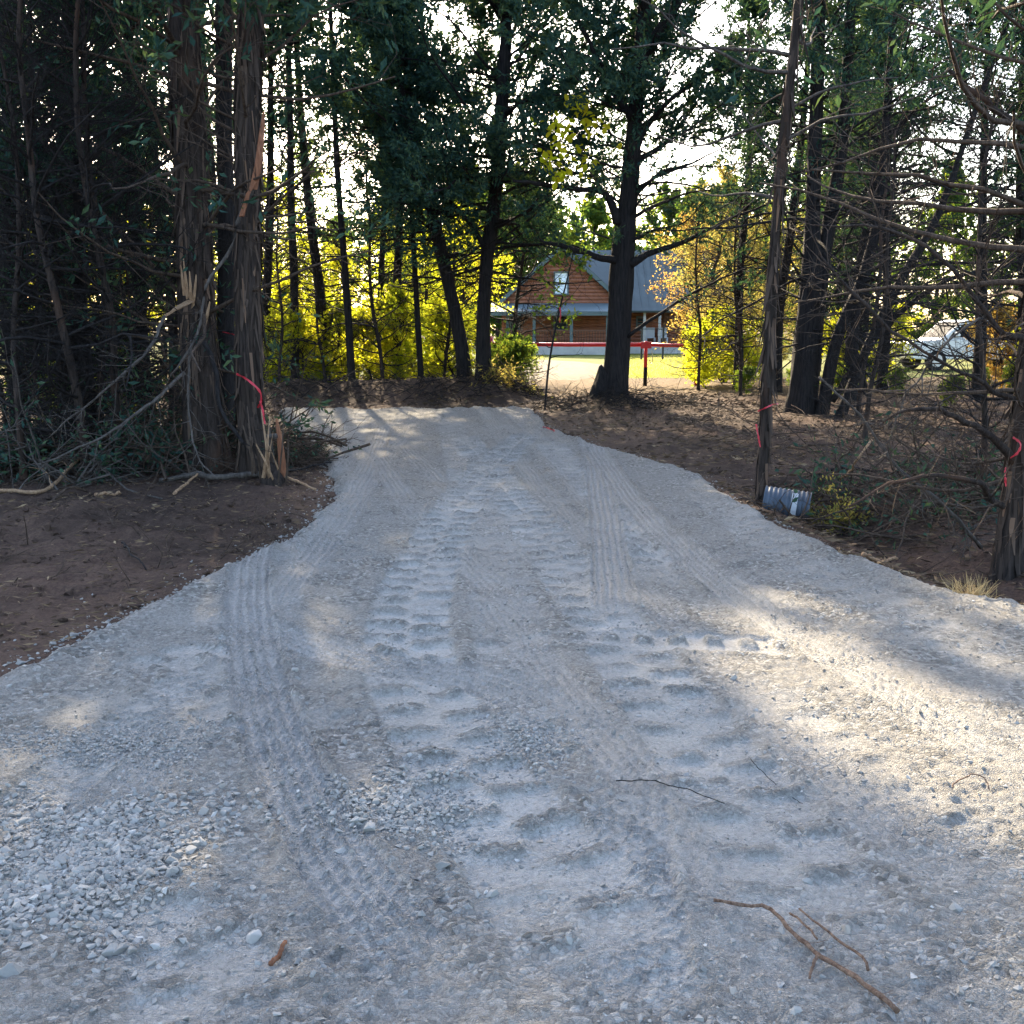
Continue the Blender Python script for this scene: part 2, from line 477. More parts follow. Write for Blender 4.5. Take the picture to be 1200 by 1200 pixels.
# tracks pressed into the gravel: pixel polyline, width (m), kind
TR = [
    ([(620, 510), (552, 580), (508, 650), (488, 700), (478, 750), (484, 800), (508, 850), (550, 920), (610, 1000), (670, 1090), (740, 1230)], 0.46, 'lug', 1.0),
    ([(540, 510), (570, 550), (640, 640), (710, 740), (800, 860), (910, 1000), (1040, 1230)], 0.44, 'lug', 0.8),
    ([(640, 520), (700, 580), (800, 690)], 0.42, 'lug', 0.7),
    ([(150, 800), (260, 770), (330, 765)], 0.34, 'lug', 0.9),
    ([(635, 757), (760, 762), (860, 766), (965, 772)], 0.30, 'scallop', 1.0),
    ([(175, 732), (260, 738), (330, 755), (420, 785), (520, 800), (600, 825), (680, 865)], 0.30, 'car', 1.0),
    ([(330, 600), (300, 650), (291, 700), (294, 760), (312, 840), (340, 920), (395, 1020), (460, 1110), (550, 1240)], 0.25, 'car', 1.1),
    ([(452, 500), (425, 570), (370, 650), (312, 735)], 0.25, 'car', 0.8),
    ([(686, 512), (700, 560), (712, 640), (722, 740)], 0.25, 'car', 0.9),
    ([(690, 515), (740, 590), (840, 690), (930, 755), (1040, 820), (1230, 950)], 0.25, 'car', 1.0),
    ([(430, 520), (480, 600), (560, 680), (640, 750)], 0.25, 'car', 0.7),
    ([(470, 525), (560, 610), (680, 700), (760, 760)], 0.25, 'car', 0.5),
    ([(735, 930), (738, 1010), (745, 1100), (755, 1230)], 0.26, 'block', 0.95),
    ([(-20, 1010), (80, 920), (170, 850), (260, 780)], 0.27, 'block', 0.9),
    ([(560, 480), (620, 520), (700, 600), (800, 720)], 0.25, 'car', 0.4),
    ([(800, 560), (900, 640), (1080, 740), (1250, 830)], 0.4, 'lug', 0.45),
    ([(860, 800), (960, 900), (1100, 1010), (1230, 1100)], 0.45, 'lug', 0.45),
    ([(100, 1140), (180, 1120), (240, 1170), (250, 1240)], 0.40, 'lug', 0.7),
    ([(480, 480), (440, 520), (360, 580)], 0.24, 'car', 0.6),
    ([(500, 474), (440, 560), (350, 690), (180, 900), (-60, 1130)], 0.24, 'car', 0.45),
    ([(560, 474), (620, 560), (770, 720), (960, 900), (1200, 1130)], 0.24, 'car', 0.5),
    ([(520, 478), (560, 600), (600, 760), (660, 960)], 0.42, 'lug', 0.5),
    ([(585, 474), (660, 540), (790, 640), (980, 760), (1240, 900)], 0.24, 'car', 0.45),
    ([(420, 480), (410, 540), (400, 600), (330, 690)], 0.40, 'lug', 0.5),
    ([(820, 860), (830, 980), (850, 1100), (880, 1230)], 0.40, 'lug', 0.35),
    ([(20, 860), (140, 830), (260, 830), (380, 880)], 0.40, 'lug', 0.5),
    ([(560, 700), (640, 800), (780, 960), (900, 1100), (980, 1230)], 0.25, 'car', 0.6),
]
TRW = [(np.array([G(*p)[:2] for p in pts]), w, k, a) for pts, w, k, a in sorted(TR, key=lambda t: t[3])]

def catmull(p, n=8):
    q = np.vstack([2 * p[0] - p[1], p, 2 * p[-1] - p[-2]])
    out = []
    for i in range(1, len(q) - 2):
        t = np.linspace(0, 1, n, endpoint=False)[:, None]
        a, b, c, d = q[i - 1], q[i], q[i + 1], q[i + 2]
        out.append(0.5 * (2 * b + (c - a) * t + (2 * a - 5 * b + 4 * c - d) * t ** 2 + (3 * b - a - 3 * c + d) * t ** 3))
    out.append(p[-1:])
    return np.vstack(out)

def track_relief(x, y):
    h = np.zeros_like(x); pk = np.zeros_like(x)
    for ti, (pts, w, kind, amp) in enumerate(TRW):
        c = catmull(pts, 6)
        lo = c.min(0) - w; hi = c.max(0) + w
        idx = np.nonzero((x > lo[0]) & (x < hi[0]) & (y > lo[1]) & (y < hi[1]))[0]
        if len(idx) == 0: continue
        X = x[idx]; Y = y[idx]
        X = X + 0.012 * fbm(X, Y, 0.25, 2, 60 + ti)
        best = np.full(len(idx), 9e9); lat = np.zeros(len(idx)); al = np.zeros(len(idx)); s0 = 0
        for a, b in zip(c[:-1], c[1:]):
            d = b - a; L = np.hypot(*d); d = d / L
            t = np.clip((X - a[0]) * d[0] + (Y - a[1]) * d[1], 0, L)
            dx = X - a[0] - d[0] * t; dy = Y - a[1] - d[1] * t
            dd = dx * dx + dy * dy
            k = dd < best
            best[k] = dd[k]; lat[k] = (dx * -d[1] + dy * d[0])[k]; al[k] = (s0 + t)[k]
            s0 += L
        u = lat / (w / 2)
        edge_ = 1 - sstep(0.86, 1.06, np.abs(u))
        fl = min(0.8, s0 * .22); ends = sstep(0, fl, al) * sstep(0, fl, s0 - al)
        wear = np.clip(0.85 + 0.9 * fbm(X, Y, 0.45, 3, 80 + ti), 0.12, 1.3) * ends * amp
        wear = np.maximum(wear, ((0.8 if amp >= .8 else 0.6) if kind == 'lug' else 0.85 if amp >= .9 else 0.4) * amp * ends)
        if kind == 'car':
            rib = 0.5 + 0.5 * np.cos(u * math.pi * 5 + 0.45 * np.sin(al * 2 * math.pi / 0.08))
            sip = 0.5 + 0.5 * np.cos((al + 0.02 * np.sign(u)) * 2 * math.pi / 0.035)
            prof = -0.012 + 0.017 * sstep(0.55, 0.8, rib) + 0.003 * sip
            rim = np.exp(-((np.abs(u) - 1.12) / 0.13) ** 2) * 0.016
        elif kind == 'block':
            gx = np.abs(((u * 2.5 + 0.3 * np.sin(al * 60)) % 1) - 0.5) * 2
            gy = np.abs((((al + 0.5 * 0.05 * np.floor(u * 2.5)) / 0.05) % 1) - 0.5) * 2
            gro = np.maximum(sstep(0.72, 0.95, gx), sstep(0.68, 0.95, gy))
            prof = -0.012 + 0.017 * gro
            rim = np.exp(-((np.abs(u) - 1.12) / 0.13) ** 2) * 0.014
        elif kind == 'scallop':
            ph = al * 2 * math.pi / 0.17
            prof = -0.012 + 0.034 * sstep(0.25, 0.75, 0.5 + 0.5 * np.cos(ph)) * np.exp(-((u - 0.15) / 0.42) ** 2)
            rim = np.exp(-((np.abs(u) - 1.1) / 0.2) ** 2) * 0.010
        else:
            side = (u > 0)
            ph = ((al + 0.125 * side + 0.02 * np.abs(u) + 0.02 * vnoise(X * 3, Y * 3, 77)) / 0.25) % 1
            ridge = sstep(0.28, 0.40, ph) * (1 - sstep(0.56, 0.74, ph))
            mid = np.exp(-(u / 0.10) ** 2)
            prof = -0.020 + 0.040 * ridge * (0.8 + 0.45 * vnoise(X * 9, Y * 9, 5)) * (1 - 0.8 * mid) + 0.010 * mid
            rim = np.exp(-((np.abs(u) - 1.15) / 0.2) ** 2) * 0.010
        cov = edge_ * np.clip(wear * 1.6, 0, 1)
        gain = {'lug': 0.9, 'scallop': 1.2, 'car': 0.95, 'block': 0.8}[kind]
        h[idx] = h[idx] * (1 - cov) + (prof * edge_ + rim) * np.clip(wear, 0, 1.2) * gain
        raised = np.clip(prof / 0.010 + 0.55, 0, 1)
        pkn = edge_ * np.clip(wear, 0, 1) * (1 - (0.9 if kind in ('lug', 'scallop') else 0.55) * raised)
        pk[idx] = pk[idx] * (1 - cov) + pkn
    return h, pk

def road_h(x, y, want=False):
    x = np.asarray(x, float).ravel(); y = np.asarray(y, float).ravel()
    e = edge(x, y)
    tr_, pk = track_relief(x, y)
    z = 0.045 + 0.022 * fbm(x, y, 1.3, 3, 1) + 0.010 * fbm(x, y, 0.33, 2, 2)
    loose = np.clip(1 - pk, 0, 1)
    rough = np.clip(0.6 + 0.9 * fbm(x, y, 0.8, 2, 3), 0.15, 1.3)
    z = z + loose * rough * (0.011 * fbm(x, y, 0.08, 3, 4, 0.65) + 0.010 * (0.5 - worley(x, y, 0.045, 9)))
    z = z + 0.006 * fbm(x, y, 0.03, 1, 6) * (0.4 + loose * rough)
    z = z + tr_
    z = z + 0.04 * np.exp(-((e - 0.15) / 0.14) ** 2) * np.clip(0.4 + fbm(x, y, 0.3, 2, 14), 0, 1)
    z = z - 0.16 * (1 - sstep(-0.14, 0.16, e))
    if want: return z, pk, e
    return z

def grid_faces(nr, nc):
    i = np.arange(nr - 1)[:, None] * nc + np.arange(nc - 1)[None, :]
    i = i.ravel()
    return np.stack([i, i + 1, i + nc + 1, i + nc], 1)

# ground sheet
def axis(lo, hi, step, ext, n):
    core = np.arange(lo, hi + step, step)
    g = np.geomspace(step * 2, ext, n)
    return np.concatenate([(lo - g)[::-1], core, hi + g])
gx = axis(-8.5, 9, 0.072, 700, 34)
gy = np.concatenate([-np.geomspace(0.2, 400, 16)[::-1] + 1.0, np.arange(1.0, 3.5, 0.2), np.arange(3.5, 12, 0.065), np.arange(12, 27, 0.12), 27 + np.geomspace(0.1, 900, 60)])
XX, YY = np.meshgrid(gx, gy)
ZZ = soil_h(XX.ravel(), YY.ravel())
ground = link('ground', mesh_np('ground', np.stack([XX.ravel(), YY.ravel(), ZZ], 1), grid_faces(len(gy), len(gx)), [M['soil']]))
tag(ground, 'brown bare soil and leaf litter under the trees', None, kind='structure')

# gravel road
ys = [-8.0, -5.0, -3.0, -1.5, -0.5, 0.3]
y = 0.8
while y < YEND + 0.4:
    ys.append(y); y += max(0.011, 0.0043 * y)
ys = np.array(ys)
NC = 560
uu = np.linspace(-1, 1, NC); uu = 0.62 * uu + 0.38 * uu ** 3
lim = 0.8 * np.maximum(ys, 0) + 2.8
lim[ys < 1] = 9
xa = np.maximum(xl(ys) - 0.3, -lim); xb = np.minimum(xr(ys) + 0.3, lim)
RX = (xa[:, None] + xb[:, None]) / 2 + (xb - xa)[:, None] / 2 * uu[None, :]
RY = np.repeat(ys[:, None], NC, 1)
rz, pk, re = road_h(RX, RY, True)
me = mesh_np('gravel_road', np.stack([RX.ravel(), RY.ravel(), rz], 1), grid_faces(len(ys), NC), [M['gravel']])
at = me.attributes.new('packed', 'FLOAT', 'POINT'); at.data.foreach_set('value', pk.astype(np.float32))
road = link('gravel_road', me)
tag(road, 'pale crushed gravel drive printed with tyre tracks', None, kind='structure')

def surf(x, y):                              # height of whatever lies on top
    x = np.asarray(x, float).ravel(); y = np.asarray(y, float).ravel()
    return np.maximum(soil_h(x, y), np.where(y < YEND + 0.4, road_h(x, y), -9))

def sheet(name, poly, z, mat, label):
    n = len(poly)
    me = bpy.data.meshes.new(name); me.from_pydata([(p[0], p[1], z) for p in poly], [], [tuple(range(n))]); me.materials.append(mat)
    return tag(link(name, me), label, None, kind='structure')

def lawn_sheet():
    bx = np.linspace(-70, 90, 90); by = np.concatenate([np.linspace(33, 60, 50), np.linspace(62, 140, 20)])
    X, Y = np.meshgrid(bx, by)
    front = 34.0 + 2.0 * fbm(X, np.zeros_like(X), 4, 3, 70)
    Z = 0.02 + 0.02 * fbm(X.ravel(), Y.ravel(), 3, 2, 71).reshape(X.shape) - 0.2 * (1 - sstep(-1.5, 1.0, Y - front))
    return link('lawn', mesh_np('lawn', np.stack([X.ravel(), Y.ravel(), Z.ravel()], 1), grid_faces(len(by), len(bx)), [M['lawn']]))
tag(lawn_sheet(), 'sunlit yellow green lawn in front of the log house', None, kind='structure')
def lane_sheet():
    s = np.linspace(0, 1, 60); t = np.linspace(-1, 1, 14)
    S, T = np.meshgrid(s, t, indexing='ij')
    cx = 0.8 + 3.2 * S - 26 * np.clip(S - 0.45, 0, 1) ** 2; cy = 31 + 26 * S - 7 * np.clip(S - 0.5, 0, 1)
    w = 1.7 + 0.25 * fbm(S * 20, T * 0, 1, 2, 3)
    X = cx + T * w; Y = cy + T * 0.6
    Z = 0.065 - 0.1 * sstep(0.75, 1.0, np.abs(T)) - 0.1 * (1 - sstep(0.0, 0.12, S)) + 0.012 * fbm(X.ravel(), Y.ravel(), 0.5, 2, 6).reshape(X.shape)
    me = mesh_np('lane', np.stack([X.ravel(), Y.ravel(), Z.ravel()], 1), grid_faces(60, 14), [M['lane']])
    return link('gravel_lane', me)
tag(lane_sheet(), 'pale gravel lane crossing the lawn behind the red gate', None, kind='structure')

# ------------------------------------------------------------------ loose stones
def stone_proto(seed, n=11):
    r = np.random.default_rng(seed)
    bm = bmesh.new()
    p = r.normal(size=(n, 3)); p /= np.linalg.norm(p, axis=1)[:, None]
    p *= r.uniform(0.75, 1.0, (n, 1)) * np.array([1.0, r.uniform(.6, .95), r.uniform(.42, .7)])
    for q in p: bm.verts.new(q)
    res = bmesh.ops.convex_hull(bm, input=bm.verts)
    junk = [e for e in res.get('geom_interior', []) if isinstance(e, bmesh.types.BMVert)]
    if junk: bmesh.ops.delete(bm, geom=junk, context='VERTS')
    bmesh.ops.triangulate(bm, faces=bm.faces)
    bm.verts.index_update()
    v = np.array([x.co[:] for x in bm.verts]); f = np.array([[w.index for w in q.verts] for q in bm.faces])
    bm.free()
    return v, f
SP_ = [stone_proto(100 + i) for i in range(10)]
def big_stone_mesh(seed):
    r = np.random.default_rng(seed)
    bm = bmesh.new()
    n = 13
    p = r.normal(size=(n, 3)); p /= np.linalg.norm(p, axis=1)[:, None]
    p *= r.uniform(0.8, 1.0, (n, 1)) * np.array([1.0, r.uniform(.6, .95), r.uniform(.45, .7)])
    for q in p: bm.verts.new(q)
    res = bmesh.ops.convex_hull(bm, input=bm.verts)
    junk = [e for e in res.get('geom_interior', []) if isinstance(e, bmesh.types.BMVert)]
    if junk: bmesh.ops.delete(bm, geom=junk, context='VERTS')
    bmesh.ops.bevel(bm, geom=list(bm.edges), offset=0.09, segments=1, affect='EDGES', clamp_overlap=True)
    me = bpy.data.meshes.new('stone'); bm.to_mesh(me); bm.free()
    me.materials.append(M['stone'])
    return me
BIG = [big_stone_mesh(300 + i) for i in range(12)]

def rotmats(n, r, tilt=0.5):
    a = r.uniform(0, 2 * np.pi, n); t = r.normal(0, tilt, n); b = r.uniform(0, 2 * np.pi, n)
    def Rz(a):
        c, s = np.cos(a), np.sin(a); z = np.zeros_like(a); o = z + 1
        return np.stack([np.stack([c, -s, z], -1), np.stack([s, c, z], -1), np.stack([z, z, o], -1)], -2)
    def Rx(a):
        c, s = np.cos(a), np.sin(a); z = np.zeros_like(a); o = z + 1
        return np.stack([np.stack([o, z, z], -1), np.stack([z, c, -s], -1), np.stack([z, s, c], -1)], -2)
    return Rz(a) @ Rx(t) @ Rz(b)

def patch_samples(n, cx, cy, rx, ry, r):     # an oval heap on the ground, given through its outline in the photo
    a = r.uniform(0, 2 * np.pi, n); q = np.sqrt(r.uniform(0, 1, n)) * r.uniform(0.6, 1.1, n)
    q = q * (1 + 0.45 * np.sin(a * 3 + cx) + 0.25 * np.sin(a * 7 + cy))
    pts = np.array([G(cx + rx * q_ * math.cos(a_), cy + ry * q_ * math.sin(a_))[:2] for a_, q_ in zip(a, q)])
    return pts + r.normal(0, .05, pts.shape)
HEAPS = [(110, 1010, 150, 85), (470, 962, 95, 42), (625, 885, 70, 35), (130, 885, 150, 32), (40, 1060, 80, 40)]
r = np.random.default_rng(11)
bigpts = []; bigsz = []
for (h, n, lo, hi) in zip(HEAPS, (120, 62, 16, 24, 26), (.014, .012, .010, .010, .014), (.032, .029, .022, .017, .030)):
    p = patch_samples(n, *h, r)
    bigpts.append(p); bigsz.append(r.uniform(lo, hi, n) ** 1.0)
solo = [(15, 1160, .042), (577, 1067, .027), (519, 1040, .030), (432, 990, .034), (458, 895, .018), (635, 920, .026), (558, 1068, .02), (350, 805, .028), (345, 797, .03),
        (130, 1133, .036), (297, 1112, .035), (1117, 1082, .03), (990, 1108, .026), (945, 1050, .02), (860, 808, .025), (805, 920, .02), (905, 830, .018), (270, 660, .035), (85, 750, .035),
        (25, 780, .035), (62, 758, .03), (210, 695, .035), (340, 620, .02), (440, 545, .02), (700, 930, .018), (1008, 920, .02), (480, 985, .026), (405, 885, .02)]
bigpts.append(np.array([G(a, b)[:2] for a, b, c in solo])); bigsz.append(np.array([c for *_, c in solo]))
BP = np.vstack(bigpts); BS = np.concatenate(bigsz)
BZ = surf(BP[:, 0], BP[:, 1])
for i in range(len(BP)):
    o = link('stone', BIG[i % len(BIG)], road)
    o.location = (BP[i, 0], BP[i, 1], BZ[i] + BS[i] * 0.05)
    o.rotation_euler = (r.normal(0, .35), r.normal(0, .35), r.uniform(0, 6.28))
    o.scale = (BS[i],) * 3

def scatter_mesh(name, protos, pts, z, size, r, mat, parent=None, tilt=0.5, sink=0.15, smooth=False):
    which = r.integers(0, len(protos), len(pts))
    vs = []; fs = []; off = 0
    for k, (v, f) in enumerate(protos):
        ii = np.nonzero(which == k)[0]
        if len(ii) == 0: continue
        R = rotmats(len(ii), r, tilt)
        w = np.einsum('nij,vj->nvi', R, v) * size[ii][:, None, None]
        w[:, :, 0] += pts[ii, 0][:, None]; w[:, :, 1] += pts[ii, 1][:, None]; w[:, :, 2] += (z[ii] + size[ii] * sink)[:, None]
        fs.append((f[None] + (np.arange(len(ii)) * len(v))[:, None, None] + off).reshape(-1, f.shape[1]))
        vs.append(w.reshape(-1, 3)); off += len(ii) * len(v)
    return link(name, mesh_np(name, np.vstack(vs), fs, [mat], smooth), parent)

pts = []; sz = []
for h, n, lo, hi in zip(HEAPS, (2600, 1300, 700, 1800, 600), (.007,) * 5, (.022, .018, .014, .012, .022)):
    p = patch_samples(n, *h, r); pts.append(p); sz.append(r.uniform(lo, hi, n))
for n, ylo, yhi, lo, hi in ((6500, 1.3, 7, .003, .009), (4200, 6, 20, .006, .015), (2600, 1.5, 9, .007, .015), (1800, 1.5, 9, .010, .019)):
    yy = ylo * (yhi / ylo) ** r.uniform(0, 1, n)
    w0 = np.maximum(xl(yy), -0.75 * yy - 1); w1 = np.minimum(xr(yy), 0.75 * yy + 1)
    xx = w0 + (w1 - w0) * r.uniform(0, 1, n)
    keep = fbm(xx, yy, 0.7, 2, 33) > r.uniform(-0.5, 0.35, n)
    pts.append(np.stack([xx, yy], 1)[keep]); sz.append(r.uniform(lo, hi, n)[keep])
n = 22000                                      # fine grit over the near part
yy = 1.4 * (8.5 / 1.4) ** r.uniform(0, 1, n)
xx = r.uniform(-1, 1, n) * (0.62 * yy + .5); ok = edge(xx, yy) > 0.05
keep = ok & (fbm(xx, yy, 0.6, 2, 35) > r.uniform(-0.7, 0.6, n))
grit = np.stack([xx, yy], 1)[keep]; gsz = (r.uniform(.0025, .0065, n) * np.clip(yy / 2.5, 1, 2))[keep]
n = 2600                                       # the ragged stony lip along both edges
yy = 4 * (20.3 / 4) ** r.uniform(0, 1, n); sgn = r.uniform(0, 1, n) < 0.6
tail = np.where(r.uniform(0, 1, n) < .45, -r.exponential(.16, n), np.abs(r.normal(0, .13, n)) - .05)
xx = np.where(sgn, xl(yy) + tail, xr(yy) - tail)
pts.append(np.stack([xx, yy], 1)); sz.append(r.uniform(.005, .022, n) * np.where(tail < -.1, .7, 1))
pts = np.vstack(pts); sz = np.concatenate(sz)
GR = [stone_proto(140 + i, 6) for i in range(6)]
k = sz > .010
o = scatter_mesh('loose_gravel', SP_, pts[k], surf(pts[k, 0], pts[k, 1]), sz[k], r, M['stone'], road, sink=0.02)
o['kind'] = 'stuff'
grit = np.vstack([grit, pts[~k]]); gsz = np.concatenate([gsz, sz[~k]])
o = scatter_mesh('fine_grit', GR, grit, surf(grit[:, 0], grit[:, 1]), gsz, r, M['stone'], road, sink=.3)
o['kind'] = 'stuff'

# ------------------------------------------------------------------ plants: vectorised branches and leaves
def unit(v): return v / np.maximum(np.linalg.norm(v, axis=-1, keepdims=True), 1e-9)

def grow(starts, dirs, lens, n, wob, grav, r):
    B = len(starts)
    pts = np.zeros((B, n, 3)); pts[:, 0] = starts
    d = unit(dirs.copy()); step = lens / (n - 1)
    for i in range(1, n):
        d = unit(d + r.normal(0, wob, (B, 3)) + np.array([0, 0, 1.0]) * grav)
        pts[:, i] = pts[:, i - 1] + d * step[:, None]
    return pts

def tubes(pts, r0, r1, sides, pw=1.0):
    B, n, _ = pts.shape
    tan = np.zeros_like(pts)
    tan[:, 1:-1] = pts[:, 2:] - pts[:, :-2]; tan[:, 0] = pts[:, 1] - pts[:, 0]; tan[:, -1] = pts[:, -1] - pts[:, -2]
    tan = unit(tan)
    ref = np.where(np.abs(tan[:, :1, 2:3]) > 0.9, np.array([1.0, 0, 0]), np.array([0, 0, 1.0]))
    a = unit(np.cross(tan, np.broadcast_to(ref, tan.shape))); b = np.cross(tan, a)
    t = np.linspace(0, 1, n) ** pw
    rad = r0[:, None] * (1 - t)[None] + r1[:, None] * t[None]
    ang = np.arange(sides) * 2 * np.pi / sides
    v = pts[:, :, None, :] + rad[:, :, None, None] * (a[:, :, None, :] * np.cos(ang)[None, None, :, None] + b[:, :, None, :] * np.sin(ang)[None, None, :, None])
    i = np.arange(n - 1)[:, None] * sides + np.arange(sides)[None]
    j = np.arange(n - 1)[:, None] * sides + (np.arange(sides)[None] + 1) % sides
    f = np.stack([i, j, j + sides, i + sides], -1).reshape(-1, 4)
    F = (f[None] + (np.arange(B) * n * sides)[:, None, None]).reshape(-1, 4)
    return v.reshape(-1, 3), F

class Geo:
    def __init__(s): s.v = []; s.f = []; s.o = 0
    def add(s, v, f):
        if len(v) == 0: return
        s.v.append(v); s.f.append(f + s.o); s.o += len(v)
    def build(s, name, mat, parent=None, smooth=True, org=None):
        if not s.v: return None
        v = np.vstack(s.v)
        if org is not None: v = v - np.asarray(org)
        return link(name, mesh_np(name, v, s.f, [mat], smooth), parent)

def resample(path, n):
    path = np.asarray(path, float)
    s = np.concatenate([[0], np.cumsum(np.linalg.norm(np.diff(path[:, :3], axis=0), axis=1))])
    t = np.linspace(0, s[-1], n)
    return np.stack([np.interp(t, s, path[:, k]) for k in range(path.shape[1])], 1)

def trunk_tube(path, n=46, sides=18, flare=0.5, seed=0, rough=0.10):
    """path: (K,4) x y z radius; ridged bark and a root flare"""
    p = resample(catmull(np.asarray(path, float), 6), n)
    c = p[:, :3]; rad = p[:, 3]
    z = np.linspace(0, 1, n)
    ang = np.arange(sides) * 2 * np.pi / sides
    hgt = c[:, 2] - c[0, 2]
    A, H = np.meshgrid(ang, hgt)
    lob = 1 + flare * np.exp(-np.maximum(H, 0) / (rad[0] * 1.6))* (0.55 + 0.45 * np.cos(A * 5 + seed)) \
        + rough * vnoise(A * 2.9 + seed * 3, H * 1.3, seed) + rough * 0.8 * vnoise(A * 5.5 + seed, H * 2.5, seed + 3)
    tan = unit(np.gradient(c, axis=0))
    a = unit(np.cross(tan, np.array([0, 1.0, 0.0]))); b = np.cross(tan, a)
    R = rad[:, None] * lob
    v = c[:, None, :] + R[:, :, None] * (a[:, None, :] * np.cos(ang)[None, :, None] + b[:, None, :] * np.sin(ang)[None, :, None])
    i = np.arange(n - 1)[:, None] * sides + np.arange(sides)[None]
    j = np.arange(n - 1)[:, None] * sides + (np.arange(sides)[None] + 1) % sides
    f = np.stack([i, j, j + sides, i + sides], -1).reshape(-1, 4)
    return v.reshape(-1, 3), f, p

def leaves(cen, axis, length, width, r, fold=0.25, droop=0.0):
    N = len(cen)
    ax = unit(axis); rv = r.normal(size=(N, 3))
    sd = unit(np.cross(ax, rv)); nm = np.cross(ax, sd)
    L = length[:, None]; W = width[:, None]
    v = np.stack([cen, cen + ax * L * 0.45 + sd * W * 0.5 + nm * W * fold, cen + ax * L, cen + ax * L * 0.5 - sd * W * 0.5 + nm * W * fold * 0.5], 1)
    f = (np.arange(N) * 4)[:, None] + np.arange(4)[None]
    return v.reshape(-1, 3), f

def along(pts, k, r, lo=0.1, hi=1.0):
    """k random points on each of B polylines: positions, tangents, owner index, parameter"""
    B, n, _ = pts.shape
    own = np.repeat(np.arange(B), k)
    t = r.uniform(lo, hi, len(own)) * (n - 1)
    i = np.minimum(t.astype(int), n - 2); f = (t - i)[:, None]
    a = pts[own, i]; b = pts[own, i + 1]
    return a + (b - a) * f, unit(b - a), own, t / (n - 1)

def side_dirs(tan, spread, r, up=0.0):
    d = unit(np.cross(tan, r.normal(size=tan.shape)))
    return unit(tan * math.cos(spread) + d * math.sin(spread) + np.array([0, 0, up]))

